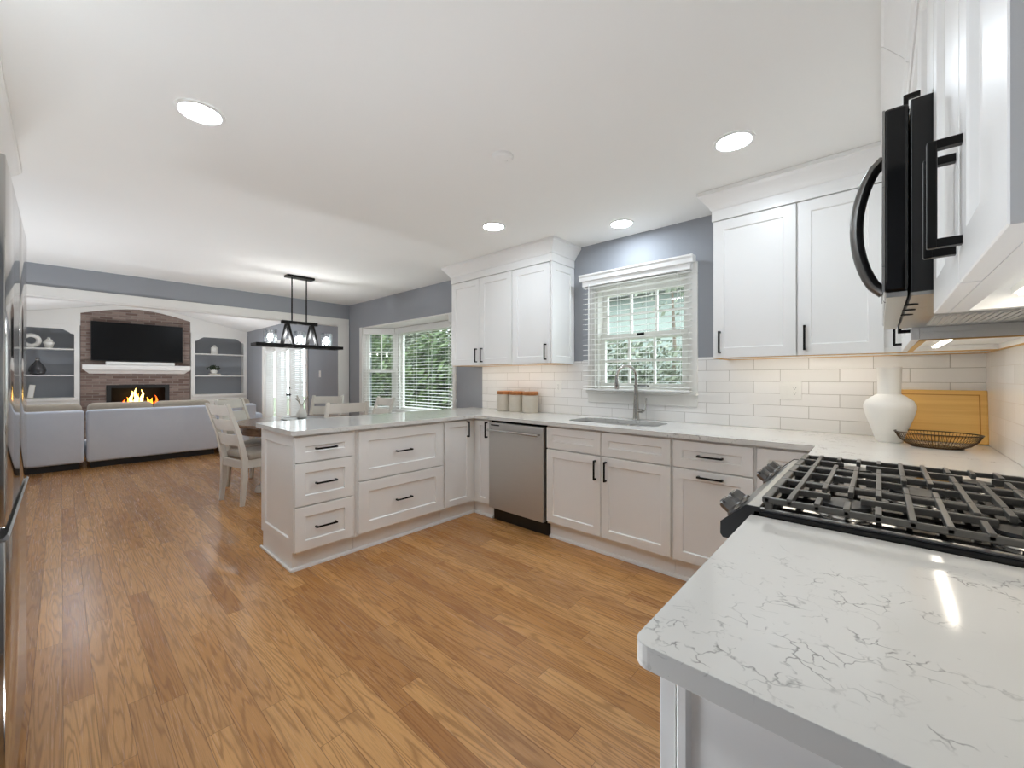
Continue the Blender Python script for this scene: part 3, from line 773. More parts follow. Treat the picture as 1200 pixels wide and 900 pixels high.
# ================================================================== SINK, FAUCET
def rrect(cx, cy, hx, hy, r, z, n=5):
    pts = []
    for sx, sy, a in ((1, 1, 0), (-1, 1, 90), (-1, -1, 180), (1, -1, 270)):
        for i in range(n + 1):
            ang = math.radians(a + 90 * i / n); pts.append((cx + sx * (hx - r) + r * math.cos(ang), cy + sy * (hy - r) + r * math.sin(ang), z))
    return pts
t = thing('double_sink', (-1.905, -.295, .69), 'stainless double basin undermount sink under the window', 'sink')
for cx, hx, hy in ((-2.055, .205, .170), (-1.70, .135, .155)):
    cy = -.315
    rings = [rrect(cx, cy, hx, hy, .07, .883), rrect(cx, cy, hx - .006, hy - .006, .065, .87), rrect(cx, cy, hx - .015, hy - .015, .06, .72), rrect(cx, cy, hx - .05, hy - .05, .05, .70), rrect(cx, cy, .03, .03, .028, .698)]
    b = B().loft(rings, False, True); s = obj('basin', b, 'steel', t, smooth=True)
    b = B().lathe((cx, cy, .699), [(.035, 0), (.033, .003), (.02, .001), (.001, .001)], 20, False, True); obj('drain', b, 'chrome', s, smooth=True)
b = B().holed_plate([p[:2] for p in rrect(-1.905, -.315, .365, .19, .09, 0)], [[p[:2] for p in rrect(-2.055, -.315, .205, .170, .07, 0)], [p[:2] for p in rrect(-1.70, -.315, .135, .155, .07, 0)]], 'z', .8815, .8838); obj('rim', b, 'steel', t)
t = thing('kitchen_faucet', (-1.845, -.098, CT), 'brushed nickel pull-down gooseneck faucet in front of the window', 'faucet')
fx, fy = -1.845, -.098
b = B().lathe((fx, fy, CT), [(.030, 0), (.030, .006), (.025, .012), (.023, .08), (.019, .15), (.0155, .22), (.0145, .27)], 20); obj('body', b, 'chrome', t, smooth=True)
d = Vector((-.55, -.835, 0)).normalized()
pts = [Vector((fx, fy, CT + .265))]
for i in range(15):
    a = PI * i / 14 * 1.0
    pts.append(Vector((fx, fy, CT + .345)) + d * (.085 * (1 - math.cos(a))) + Vector((0, 0, .085 * math.sin(a))))
b = B().tube(pts, .0125, 12); obj('spout', b, 'chrome', t, smooth=True)
e = pts[-1]
b = B().lathe((e.x, e.y, e.z - .10), [(.014, 0), (.017, .004), (.018, .04), (.014, .10)], 16); obj('spray_head', b, 'chrome', t, smooth=True)
b = B().tube([(fx, fy, CT + .075), (fx + .055, fy, CT + .075)], .016, 12); b.tube([(fx + .058, fy, CT + .072), (fx + .075, fy, CT + .085), (fx + .085, fy - .002, CT + .18)], .006, 8); obj('lever_handle', b, 'chrome', t, smooth=True)

# ================================================================== SINK WINDOW
def sash(b, x0, x1, z0, z1, y0, y1, fw, cols, rows, mw=.018):
    b.box(x0, x1, y0, y1, z0, z0 + fw).box(x0, x1, y0, y1, z1 - fw, z1).box(x0, x0 + fw, y0, y1, z0 + fw, z1 - fw).box(x1 - fw, x1, y0, y1, z0 + fw, z1 - fw)
    for i in range(1, cols):
        x = x0 + fw + (x1 - x0 - 2 * fw) * i / cols; b.box(x - mw / 2, x + mw / 2, y0 + .005, y1 - .005, z0 + fw, z1 - fw)
    for j in range(1, rows):
        z = z0 + fw + (z1 - z0 - 2 * fw) * j / rows; b.box(x0 + fw, x1 - fw, y0 + .0056, y1 - .0056, z - mw / 2, z + mw / 2)
t = sroot('window_1', (-1.87, .05, SWZ0), 'white double-hung window with six-pane sashes over the sink')
b = B().box(SWX0, SWX0 + .02, .001, .15, SWZ0, SWZ1).box(SWX1 - .02, SWX1, .001, .15, SWZ0, SWZ1).box(SWX0 + .02, SWX1 - .02, .001, .15, SWZ1 - .02, SWZ1).box(SWX0 + .02, SWX1 - .02, .0, .15, SWZ0, SWZ0 + .02); obj('window_jamb', b, 'trim', t)
b = B(); sash(b, SWX0 + .02, SWX1 - .02, 1.575, SWZ1 - .02, .085, .12, .045, 3, 2); obj('upper_sash', b, 'trim', t)
b = B(); sash(b, SWX0 + .02, SWX1 - .02, SWZ0 + .02, 1.625, .045, .08, .045, 3, 2); ls = obj('lower_sash', b, 'trim', t)
b = B().box(-1.90, -1.84, .030, .045, 1.60, 1.622, .003); obj('sash_lock', b, 'black', ls)
b = B().box(-1.93, -1.80, .036, .045, SWZ0 + .035, SWZ0 + .05, .003); obj('sash_lift', b, 'black', ls)
b = B().box(SWX0 + .06, SWX1 - .06, .1, .105, 1.615, SWZ1 - .06).box(SWX0 + .06, SWX1 - .06, .06, .065, SWZ0 + .06, 1.585); obj('pane', b, 'glass', t)
b = B().box(SWX0 - .07, SWX0 + .005, -.022, -.0005, SWZ0 - .0, SWZ1 - .0055, .004).box(SWX1 - .005, SWX1 + .07, -.022, -.0005, SWZ0 - .0, SWZ1 - .0055, .004).box(SWX0 - .07, SWX1 + .07, -.022, -.0005, SWZ1 - .005, SWZ1 + .08, .004); obj('casing', b, 'trim', t)
b = B().box(SWX0 - .075, SWX1 + .075, -.05, .04, SWZ0 - .02, SWZ0 - .0005, .005).box(SWX0 - .07, SWX1 + .07, -.022, -.0085, SWZ0 - .105, SWZ0 - .02, .003); obj('sill', b, 'trim', t)

def blind(x0, x1, y, z0, z1, label, pitch=.045, depth=.048, tilt=8, valance=True, wand=True, direction=None, origin=None, cords=3, hh=.055):
    """horizontal slat blind; built along x then optionally turned about origin"""
    loc = (((x0 + x1) / 2), y, z1)
    t = thing('window_blind', loc, label, 'blind')
    T = Matrix.Identity(4)
    if origin is not None: T = Matrix.Translation(origin) @ Matrix.Rotation(direction, 4, 'Z')
    def put(name, b, mat, p=t):
        return obj(name, B().merge(b, T), mat, p)
    b = B().box(x0, x1, y - .03, y + .025, z1 - hh, z1 - .002, .003); hd = put('headrail', b, 'slat')
    if valance:
        b = B().prism([(y - .031, z1 - .012), (y - .045, z1 - .008), (y - .048, z1 + .02), (y - .056, z1 + .034), (y - .056, z1 + .046), (y + .03, z1 + .046), (y + .03, z1 + .002), (y - .031, z1 + .002)], 'x', x0 - .02, x1 + .02); put('valance', b, 'slat')
    b = B(); n = int((z1 - hh - .02 - z0 - .02) / pitch); ca, sa = math.cos(math.radians(tilt)), math.sin(math.radians(tilt))
    for i in range(n + 1):
        z = z0 + .035 + i * pitch
        hd2 = depth / 2
        prof = []
        for k in range(5):
            s = -1 + k * .5; cr = .002 * (1 - s * s)
            prof.append((y + s * hd2 * ca - cr * sa, z + s * hd2 * sa + cr * ca + .0013))
        prof += [(p[0], p[1] - .0026) for p in reversed(prof)]
        b.prism(prof, 'x', x0 + .004, x1 - .004)
    put('slats', b, 'slat')
    b = B().box(x0 + .004, x1 - .004, y - .026, y + .026, z0, z0 + .014, .003); put('bottom_rail', b, 'slat')
    b = B()
    for i in range(cords):
        x = x0 + (x1 - x0) * (.1 + .8 * i / (cords - 1))
        for s in (-1, 1): b.box(x - .0012, x + .0012, y + s * .0255 - .0008, y + s * .0255 + .0008, z0 + .01, z1 - hh)
    put('ladder_cord', b, 'slat')
    if wand:
        b = B().tube([(x0 + .07, y - .036, z1 - hh), (x0 + .07, y - .038, z0 + (z1 - z0) * .22)], .004, 6)
        b.box(x0 + .066, x0 + .074, y - .037, y - .02, z1 - hh - .002, z1 - hh + .012); put('tilt_wand', b, 'slat')
    return t
blind(-2.352, -1.432, -.058, SWZ0 + .002, 2.10, 'white slat blind with valance hanging over the sink window', tilt=4, cords=4)

# ================================================================== BAY WINDOW
D = .38
PL0, PL1 = (BAY0, .0), (BAY0 + D, D)
PR0, PR1 = (BAY1, 0.), (BAY1 - D, D)
t = sroot('window_2', ((BAY0 + BAY1) / 2, D / 2, BAYZ0), 'white three-sided bay window beside the dining table')
zs = .72
b = B().prism([(BAY0 - .02, -.03), (BAY1 + .02, -.03), (BAY1, 0.0), (BAY1, .15), (PR1[0] + .10, D + .10), (PL1[0] - .10, D + .10), (BAY0, .15), (BAY0, 0)], 'z', zs - .04, zs); obj('seat_board', b, 'trim', t)
b = B().prism([(BAY0 + .001, .001), (BAY1 - .001, .001), (BAY1 - .001, .15), (PR1[0] + .10, D + .10), (PL1[0] - .10, D + .10), (BAY0 + .001, .15)], 'z', BAYZ1 - .02, BAYZ1 - .001); obj('head_board', b, 'trim', t)
b = B().prism([(BAY0, .05), (BAY1, .05), (BAY1, .15), (PR1[0] + .08, D + .08), (PL1[0] - .08, D + .08), (BAY0, .15)], 'z', .0, zs - .04); obj('knee_wall', b, 'trim', t)
b = B().box(BAY0 - .075, BAY0 + .005, -.02, -.0005, zs - .0405, BAYZ1 - .002, .004).box(BAY1 - .005, BAY1 + .05, -.02, -.0005, zs - .0405, BAYZ1 - .002, .004).box(BAY0 - .075, BAY1 + .05, -.02, -.0005, zs - .14, zs - .041, .004); obj('casing', b, 'trim', t)
def bay_unit(name, p0, p1, cols, rows, double_hung):
    """one window unit between two plan points"""
    p0, p1 = Vector((*p0, 0)), Vector((*p1, 0)); w = (p1 - p0).length; ang = math.atan2(p1.y - p0.y, p1.x - p0.x)
    T = Matrix.Translation(p0) @ Matrix.Rotation(ang, 4, 'Z')
    z0, z1 = zs, BAYZ1 - .02
    b = B().box(0, .05, -.01, .09, z0, z1).box(w - .05, w, -.01, .09, z0, z1).box(.05, w - .05, -.01, .09, z1 - .05, z1).box(.05, w - .05, -.01, .09, z0, z0 + .04)
    f = obj(name, B().merge(b, T), 'trim', t)
    if double_hung:
        zm = (z0 + z1) / 2 - .02
        b = B(); sash(b, .05, w - .05, zm - .02, z1 - .05, .05, .085, .04, cols, rows); obj('upper_sash', B().merge(b, T), 'trim', f)
        b = B(); sash(b, .05, w - .05, z0 + .04, zm + .025, .012, .047, .045, 1, 1); obj('lower_sash', B().merge(b, T), 'trim', f)
        b = B().box(.08, w - .08, .065, .069, zm + .01, z1 - .08).box(.08, w - .08, .028, .032, z0 + .075, zm); obj('pane', B().merge(b, T), 'glass', f)
    else:
        b = B(); sash(b, .05, w - .05, z0 + .04, z1 - .05, .03, .07, .045, 1, 1); obj('picture_sash', B().merge(b, T), 'trim', f)
        b = B().box(.085, w - .085, .048, .053, z0 + .08, z1 - .09); obj('pane', B().merge(b, T), 'glass', f)
    return p0, ang, w
l0 = bay_unit('side_unit', PL0, PL1, 2, 2, True)
c0 = bay_unit('centre_unit', PL1, PR1, 1, 1, False)
r0 = bay_unit('side_unit', PR1, PR0, 2, 2, True)
zt = BAYZ1 - .022
blind(.03, l0[2] - .035, -.038, zs + .003, zt, 'white slat blind in the narrow bay pane nearest the opening', direction=l0[1], origin=l0[0], valance=False, tilt=3, cords=2, hh=.09, depth=.044)
blind(.035, c0[2] - .035, -.045, zs + .003, zt, 'wide white slat blind over the middle bay pane', direction=c0[1], origin=c0[0], valance=False, tilt=6, cords=4, hh=.09)
blind(.035, r0[2] - .03, -.038, zs + .003, zt, 'white slat blind in the narrow bay pane nearest the upper cabinet', direction=r0[1], origin=r0[0], valance=False, tilt=3, cords=2, hh=.09, depth=.044)

# ================================================================== FRENCH DOORS (living room)
t = sroot('door_1', ((FD0 + FD1) / 2, 0, 0), 'white french doors with fixed side panel in the living room')
b = B().box(FD0 - .08, FD0 + .004, -.02, -.0005, 0, FDZ - .0045, .003).box(FD1 - .004, FD1 + .08, -.02, -.0005, 0, FDZ - .0045, .003).box(FD0 - .08, FD1 + .08, -.02, -.0005, FDZ - .004, FDZ + .08, .003).box(FD0 + .001, FD0 + .03, .001, .14, 0, FDZ - .0305).box(FD1 - .03, FD1 - .001, .001, .14, 0, FDZ - .0305).box(FD0 + .001, FD1 - .001, .001, .14, FDZ - .03, FDZ - .001); obj('door_frame', b, 'trim', t)
edges = [FD0 + .032, -10.262, -9.458, FD1 - .032]
for i in range(3):
    x0, x1 = edges[i] + .003, edges[i + 1] - .003
    b = B(); sash(b, x0, x1, .012, FDZ - .034, .03, .075, .105, 2, 5, .02); dl = obj('door_leaf', b, 'trim', t)
    b = B().box(x0 + .1, x1 - .1, .05, .055, .11, FDZ - .135); obj('pane', b, 'glass', dl)
    if i > 0:
        xx = x1 - .055 if i == 1 else x0 + .055
        b = B().lathe((xx, .03, .90), [(.026, 0), (.026, -.006), (.01, -.012), (.01, -.04), (.025, -.048), (.026, -.062), (.001, -.07)], 16, True, True, 'y'); b.lathe((xx, .03, 1.04), [(.022, 0), (.022, -.012), (.001, -.014)], 14, True, True, 'y'); obj('handle', b, 'black', dl, smooth=True)
for i, lb in enumerate(('white slat blind on the fixed glass panel left of the french doors', 'white slat blind on the left-opening french door', 'white slat blind on the french door nearest the light switch')):
    x0, x1 = edges[i] + .10, edges[i + 1] - .10
    blind(x0, x1, -.003, .14, FDZ - .115, lb, pitch=.04, depth=.04, tilt=58, valance=False, wand=False, cords=2, hh=.04)
# blinds sit just proud of the door leaf, held by clips
t = thing('light_switch', (-7.97, 0, 1.32), 'white switch plate on the grey living room wall right of the french doors', 'switch')
obj('plate', B().box(-8.01, -7.93, -.006, -.0004, 1.26, 1.38, .002), 'plastic', t); obj('rocker', B().box(-7.985, -7.955, -.010, -.006, 1.285, 1.355, .001), 'plastic', t)

# baseboards of the far rooms
struct('baseboard_living', B().box(FD1 + .085, XH - .135, -.015, -.0005, 0, .12, .004).box(XL + .42, FD0 - .085, -.015, -.0005, 0, .12, .004), 'trim', label='white baseboard of the living room')
struct('baseboard_dining', B().box(XH + .025, BAY0 - .08, -.015, -.0005, 0, .12, .004).box(BAY1 + .06, -3.81, -.015, -.0005, 0, .12, .004), 'trim', label='white baseboard below the bay window wall')

# ================================================================== FIREPLACE WALL
BX = XL + .42      # face of the built-ins
BY0, BY1 = -2.90, -1.15
t = thing('fireplace', (XL + .2, YR, 0), 'brick fireplace with burning gas logs and arched brick top', 'fireplace')
FY0, FY1, FZ0, FZ1 = -2.52, -1.54, .42, 1.085
b = B()
arch = [(BY1 - (BY1 - BY0) * i / 16, 2.55 + .17 * (1 - abs(-1 + 2 * i / 16) ** 1.6)) for i in range(17)]
b.holed_plate([(BY0, 0), (BY1, 0)] + arch, [[(FY0, FZ0), (FY1, FZ0), (FY1, FZ1), (FY0, FZ1)]], 'x', BX - .10, BX - .02)
obj('brick_chimney_breast', b, 'brick', t)
b = B().box(BX - .40, BX - .10, FY0 - .02, FY0 + .0, FZ0, FZ1).box(BX - .40, BX - .10, FY1, FY1 + .02, FZ0, FZ1).box(BX - .40, BX - .10, FY0, FY1, FZ1, FZ1 + .02).box(BX - .40, BX - .02, FY0, FY1, FZ0 - .02, FZ0).box(BX - .40, BX - .38, FY0, FY1, FZ0, FZ1); fb = obj('firebox', b, 'dark', t)
b = B().box(BX - .02, BX + .0, FY0 - .015, FY0 + .06, FZ0, FZ1 + .015).box(BX - .02, BX, FY1 - .06, FY1 + .015, FZ0, FZ1 + .015).box(BX - .02, BX, FY0 + .06, FY1 - .06, FZ1 - .05, FZ1 + .015); obj('metal_surround', b, 'blackmat', t)
for p0, p1, r in (((BX - .24, -2.30, .60), (BX - .22, -1.76, .62), .06), ((BX - .16, -2.22, .70), (BX - .28, -1.95, .76), .045), ((BX - .17, -1.80, .70), (BX - .27, -2.05, .74), .042)):
    obj('log', B().tube([p0, tuple((a + c) / 2 for a, c in zip(p0, p1)), p1], r, 10), 'log', t, smooth=True)
def flame(x, y, z, h, w, mat):
    b = B().lathe((x, y, z), [(w * .5, 0), (w, h * .18), (w * .85, h * .4), (w * .45, h * .7), (w * .12, h * .93), (.001, h)], 10, True, True)
    for v in b.bm.verts: v.co.y += .02 * math.sin((v.co.z - z) * 22 + y * 40); v.co.x = x + (v.co.x - x) * .6
    obj('flame', b, mat, t, smooth=True)
for y, h, w, m in ((-2.14, .30, .035, 'flame2'), (-2.07, .36, .045, 'flame2'), (-2.02, .24, .03, 'flame'), (-1.97, .33, .035, 'flame2'), (-2.2, .17, .03, 'flame'), (-1.88, .16, .03, 'flame'), (-1.80, .14, .028, 'flame'), (-1.74, .20, .022, 'ember'), (-2.25, .12, .03, 'ember')):
    flame(BX - .14, y, .67, h, w, m)
b = B().prism([(BX - .02, 1.335), (BX + .05, 1.335), (BX + .10, 1.39), (BX + .15, 1.42), (BX + .17, 1.475), (BX + .17, 1.515), (BX - .02, 1.515)], 'y', BY0 + .02, BY1 - .02)
for v in b.bm.verts:
    if v.co.z < 1.41: v.co.y += (.10 if v.co.y < YR else -.10) * (1.43 - v.co.z) / .095
obj('mantel', b, 'trim', t, label='white shelf mantel with cove profile')
b = B().box(BX - .02, BX + .40, BY0, BY1, 0, .38, .01); obj('raised_hearth', b, 'brick', t)
# television, sound bar
t = thing('television', (BX + .05, YR, 1.58), 'large black flat television over the white mantel', 'television')
b = B().box(BX - .0, BX + .05, -2.757, -1.297, 1.60, 2.405, .004); obj('case', b, 'blackmat', t)
obj('screen', B().box(BX + .05, BX + .053, -2.747, -1.307, 1.615, 2.397), 'screen', t)
obj('wall_bracket', B().box(BX - .02, BX, -2.2, -1.85, 1.8, 2.2), 'blackmat', t)
t = thing('sound_bar', (BX + .10, YR, 1.516), 'long silver sound bar on the mantel under the television', 'speaker')
obj('body', B().box(BX + .05, BX + .14, -2.55, -1.45, 1.516, 1.585, .012), 'plastic', t); obj('grille', B().box(BX + .139, BX + .142, -2.53, -1.47, 1.522, 1.578), 'plastic', t)

# frieze + built-in bookcases
t0 = sroot('trim_1', (BX, YR, 2.3), 'white panelled frieze above the bookcases and brick')
top = lambda y: ZR - abs(y - YR) * (ZR - ZE) / 2.02 - .004
b = B()
outer = [(-3.97, 2.30), (BY0, 2.30)] + [(y, z) for y, z in reversed(arch)] + [(BY1, 2.30), (-.002, 2.30), (-.002, top(0)), (YR, top(YR)), (-3.97, top(-3.97))]
b.holed_plate(outer, [], 'x', BX - .03, BX + .012); obj('frieze_board', b, 'trim', t0)
def bookcase(y0, y1, label, shelves=(1.305, 1.825)):
    t = thing('built_in_bookcase', (XL + .2, (y0 + y1) / 2, 0), label, 'bookcase')
    b = B().box(XL + .002, XL + .02, y0, y1, .80, 2.31); obj('back_panel', b, 'wall', t, label='grey painted back')
    b = B().box(XL + .02, BX - .002, y0, y0 + .02, 0, 2.31).box(XL + .02, BX - .002, y1 - .02, y1, 0, 2.31).box(XL + .02, BX - .002, y0 + .02, y1 - .02, 2.29, 2.31); obj('side_panel', b, 'trim', t)
    zt, zb = 2.21, .86
    inn0, inn1 = y0 + .075, y1 - .075
    hole = [(inn0, zb), (inn1, zb), (inn1, zt - .10), (inn1 - .05, zt - .085), (inn1 - .07, zt - .06), (inn1 - .16, zt), (inn0 + .16, zt), (inn0 + .07, zt - .06), (inn0 + .05, zt - .085), (inn0, zt - .10)]
    b = B().holed_plate([(y0, 0), (y1, 0), (y1, 2.299), (y0, 2.299)], [hole, [(y0 + .08, .12), (y1 - .08, .12), (y1 - .08, .74), (y0 + .08, .74)]], 'x', BX - .001, BX + .02); obj('face_frame', b, 'trim', t)
    for z in shelves: obj('shelf', B().box(XL + .021, BX - .003, y0 + .021, y1 - .021, z - .022, z, .002), 'trim', t)
    obj('counter_ledge', B().box(XL + .021, BX + .05, y0 + .021, y1 - .021, .80, .86, .004), 'trim', t)
    ym = (y0 + y1) / 2
    FF = Fr(BX + .04, 'y', 1)
    for a, c in ((y0 + .06, ym - .003), (ym + .003, y1 - .06)):
        d = obj('door', shaker(FF, a, c, .10, .76, .07), 'trim', t)
        obj('knob', B().ball((BX + .052, (c - .03) if a < ym - .1 else (a + .03), .70), .013), 'black', d)
    return t
bookcase(-3.96, BY0 - .01, 'white built-in bookcase left of the brick fireplace')
bookcase(BY1 + .01, -.012, 'white built-in bookcase right of the brick fireplace')
SX = XL + .26
# decor on the shelves
b = B().tube([(SX, -3.545 + .10 * math.cos(a), 1.966 + .10 * math.sin(a)) for a in [2 * PI * i / 28 for i in range(28)]], .036, 12, True)
b.box(SX - .04, SX + .04, -3.58, -3.51, 1.8265, 1.846, .006)
for s in (0,): b.ball((SX, -3.60, 2.045), .03)
tag(obj('ring_sculpture', b, 'ceramic', smooth=True), 'white ring sculpture on the top shelf left of the fireplace', 'sculpture')
t = thing('lidded_jar', (SX, -3.32, 1.8255), 'white lidded jar beside the ring sculpture on the top left shelf', 'jar')
obj('body', B().lathe((SX, -3.32, 1.8255), [(.045, 0), (.05, .006), (.062, .06), (.075, .10), (.078, .12), (.06, .125), (.056, .13)], 24), 'ceramic', t, smooth=True)
obj('lid', B().lathe((SX, -3.32, 1.955), [(.056, 0), (.05, .035), (.03, .05), (.022, .058), (.026, .075), (.015, .085), (.001, .087)], 24), 'ceramic', t, smooth=True)
t = thing('bottle_vase', (SX, -3.465, 1.3055), 'smoked grey teardrop glass bottle on the middle shelf left of the fireplace', 'vase')
obj('body', B().lathe((SX, -3.465, 1.3055), [(.06, 0), (.10, .02), (.118, .08), (.11, .14), (.075, .20), (.04, .25), (.026, .29), (.024, .32), (.032, .33)], 28, True, False), 'smoked', t, smooth=True)
obj('neck_band', B().lathe((SX, -3.465, 1.585), [(.029, 0), (.029, .03), (.026, .031)], 24, True, True), 'chrome', t, label='silver neck band', smooth=True)
t = thing('leaning_book', (SX, -3.54, .8605), 'cream book standing on the bottom shelf left of the fireplace', 'book')
r = Matrix.Rotation(math.radians(-7), 3, 'X')
obj('cover', B().rbox((SX, -3.54, .99), (.16, .075, .25), r), 'paper', t); obj('page_block', B().rbox((SX + .004, -3.54, .992), (.155, .067, .242), r), 'ceramic', t)
t = thing('bottle_vase', (SX, -.655, 1.8255), 'white shouldered bottle vase on the top shelf right of the fireplace', 'vase')
obj('body', B().lathe((SX, -.655, 1.8255), [(.065, 0), (.07, .01), (.074, .12), (.068, .16), (.035, .185), (.026, .195), (.028, .215)], 28), 'ceramic', t, smooth=True)
for i, (w, z) in enumerate(((.24, 1.3055), (.22, 1.3285))):
    t = thing('decor_book', (SX, -.655, z), ('pale hardback lying lowest under the potted plant', 'pale hardback lying directly under the potted plant')[i], 'book', 'books under the plant')
    obj('cover', B().box(SX - .08, SX + .08, -.655 - w / 2, -.655 + w / 2, z, z + .0225, .002), 'ceramic', t); obj('page_block', B().box(SX - .077, SX + .0815, -.655 - w / 2 + .003, -.655 + w / 2 + .001, z + .003, z + .0195), 'paper', t)
zp = 1.3515
t = thing('potted_plant', (SX, -.665, zp), 'small dark green plant in a white pot on shelf books', 'plant')
obj('pot', B().lathe((SX, -.665, zp), [(.04, 0), (.06, .015), (.068, .06), (.06, .09), (.052, .085), (.048, .07)], 24, True, True), 'ceramic', t, smooth=True)
b = B()
for i in range(140):
    a = random.uniform(0, 2 * PI); el = random.uniform(.1, 1.45); rr = random.uniform(.05, .13)
    c = Vector((SX + math.cos(a) * math.cos(el) * rr, -.665 + math.sin(a) * math.cos(el) * rr * 1.2, zp + .085 + math.sin(el) * rr * .95))
    n = Vector((random.uniform(-1, 1), random.uniform(-1, 1), random.uniform(-.2, 1))).normalized(); u = n.orthogonal().normalized(); v = n.cross(u)
    s = .026
    b.bm.faces.new([b.bm.verts.new(c + u * s), b.bm.verts.new(c + v * s * .55), b.bm.verts.new(c - u * s), b.bm.verts.new(c - v * s * .55)])
obj('foliage', b, 'leafdk', t)

# ================================================================== SOFA
t = thing('sectional_sofa', (-8.95, -2.4, 0), 'grey suede sectional sofa with tan cushions seen from behind', 'sofa')
secs = [(-3.90, -2.94), (-2.93, -1.42), (-1.415, -.86)]
for y0, y1 in secs:
    b = B().box(-8.70, -8.50, y0 + .004, y1 - .004, .085, .80, .035, 3); obj('back_frame', b, 'sofa', t, smooth=True)
    b = B().box(-9.42, -8.70, y0 + .004, y1 - .004, .085, .30, .02); obj('seat_base', b, 'sofa', t, smooth=True)
    obj('shade_block', B().box(-9.38, -8.55, y0 + .05, y1 - .05, 0, .0849), 'blackmat', t, label='dark block for the shade under the sofa')  # black box in place of the shade below the sofa, stops light leaking
def pillow(y0, y1, x0, x1, z0, z1, name):
    b = B()
    b.box(x0, x1, y0, y1, z0, z1, .07, 4)
    o = obj(name, b, 'cushion', t, smooth=True, angle=80)
    return o
for y0, y1 in ((-3.86, -2.96), (-2.91, -2.20), (-2.18, -1.48), (-1.40, -.90)):
    pillow(y0, y1, -8.96, -8.705, .42, .885, 'back_cushion'); pillow(y0, y1, -9.40, -8.80, .30, .46, 'seat_cushion')
b = B().box(-9.42, -8.71, -.855, -.70, .085, .62, .05, 3); obj('armrest', b, 'sofa', t, smooth=True)

# ================================================================== DINING SET
TX, TY, TR = -5.44, -1.27, .66
t = thing('dining_table', (TX, TY, 0), 'round brown-topped dining table with white pedestal base', 'table')
b = B().lathe((TX, TY, .728), [(TR - .012, 0), (TR, .006), (TR, .026), (TR - .008, .032), (.001, .032)], 56, True, True); obj('tabletop', b, 'table', t, smooth=True)
b = B().lathe((TX, TY, .64), [(TR - .06, 0), (TR - .06, .088)], 56, True, True); obj('apron', b, 'table', t, smooth=True)
b = B().lathe((TX, TY, .09), [(.13, 0), (.14, .03), (.09, .07), (.075, .12), (.105, .22), (.115, .30), (.08, .40), (.10, .46), (.16, .50), (.18, .55)], 28); obj('pedestal', b, 'chair', t, smooth=True)
for k in range(4):
    a = PI / 2 * k + .0
    pts = [(TX + math.cos(a) * r, TY + math.sin(a) * r, z) for r, z in ((.06, .16), (.20, .14), (.34, .075), (.43, .045))]
    b = B().tube(pts, .04, 10, rad=[.055, .05, .04, .038]); b.lathe((TX + math.cos(a) * .435, TY + math.sin(a) * .435, 0), [(.035, 0), (.045, .02), (.03, .07)], 14); obj('foot', b, 'chair', t, smooth=True)
t = thing('serving_tray', (TX + .0, TY + .03, .7605), 'round glossy grey tray at the centre of the dining table', 'tray')
obj('plate', B().lathe((TX, TY + .03, .7605), [(.20, 0), (.24, .012), (.245, .022), (.235, .020), (.20, .012), (.001, .012)], 40), M['steel'], t, smooth=True)
vx, vy, vz = TX - .05, TY + .02, .773
t = thing('bud_vase', (vx, vy, vz), 'white bottle vase with pale twigs on the dining table tray', 'vase')
obj('body', B().lathe((vx, vy, vz), [(.045, 0), (.058, .012), (.06, .05), (.042, .09), (.02, .12), (.017, .15), (.022, .16)], 24), 'ceramic', t, smooth=True)
b = B()
for dx, dy, hh in ((.06, .05, .14), (-.06, -.03, .15), (.01, -.07, .12), (-.02, .08, .13)):
    b.tube([(vx, vy, vz + .13), (vx + dx * .5, vy + dy * .5, vz + .15 + hh * .4), (vx + dx, vy + dy, vz + .15 + hh * .75)], .003, 6, rad=[.003, .005, .009])
obj('twig', b, 'stone', t, smooth=True)

# ---- chairs: built at the origin facing +y, rear feet at y = 0
def make_chair(label, loc, rz):
    t = thing('dining_chair', (0, 0, 0), label, 'chair', 'white ladder-back dining chairs')
    W = .225
    for s in (-1, 1):
        x = s * (W - .02)
        def ring(y, z, w, d): return [(x - w, y - d, z), (x + w, y - d, z), (x + w, y + d, z), (x - w, y + d, z)]
        b = B().loft([ring(-.02, 0, .016, .017), ring(0, .25, .021, .024), ring(0, .46, .021, .026), ring(-.05, .70, .019, .022), ring(-.15, 1.0, .017, .016)]); obj('leg', b, 'chair', t, bevel=.003)
        b = B().loft([ring(.40, 0, .016, .016), ring(.40, .30, .022, .022), ring(.40, .445, .024, .024)]); obj('leg', b, 'chair', t, bevel=.003)
    b = B().box(-W + .04, W - .04, -.015, .010, .36, .44, .003).box(-W + .04, W - .04, .39, .415, .36, .44, .003)
    for s in (-1, 1): b.box(s * (W - .032), s * (W - .010), .02, .38, .36, .44, .003)
    obj('seat_rail', b, 'chair', t)
    b = B().box(-W - .005, W + .005, .03, .445, .441, .50, .022, 3); obj('seat', b, 'seat', t, label='taupe upholstered seat', smooth=True)
    for z0, z1 in ((.885, .985), (.735, .845), (.585, .695)):
        f = lambda z: -.05 - (z - .70) / .30 * .10 if z > .70 else -(z - .46) / .24 * .05
        rows = []
        for k in range(9):
            u = -1 + k / 4; x = u * (W - .036); bow = -.022 * (1 - u * u)
            rows.append([(x, f(z0) - .009 + bow, z0), (x, f(z0) + .009 + bow, z0), (x, f(z1) + .009 + bow, z1), (x, f(z1) - .009 + bow, z1)])
        obj('back_slat', B().loft(rows), 'chair', t, bevel=.002)
    return t
ch = make_chair('white ladder-back chair with taupe seat beside the peninsula end, back toward the kitchen', None, 0)
def place(o, x, y, deg): o.location = (x, y, 0); o.rotation_euler = (0, 0, math.radians(deg))
place(ch, -5.21, -2.00, 11)
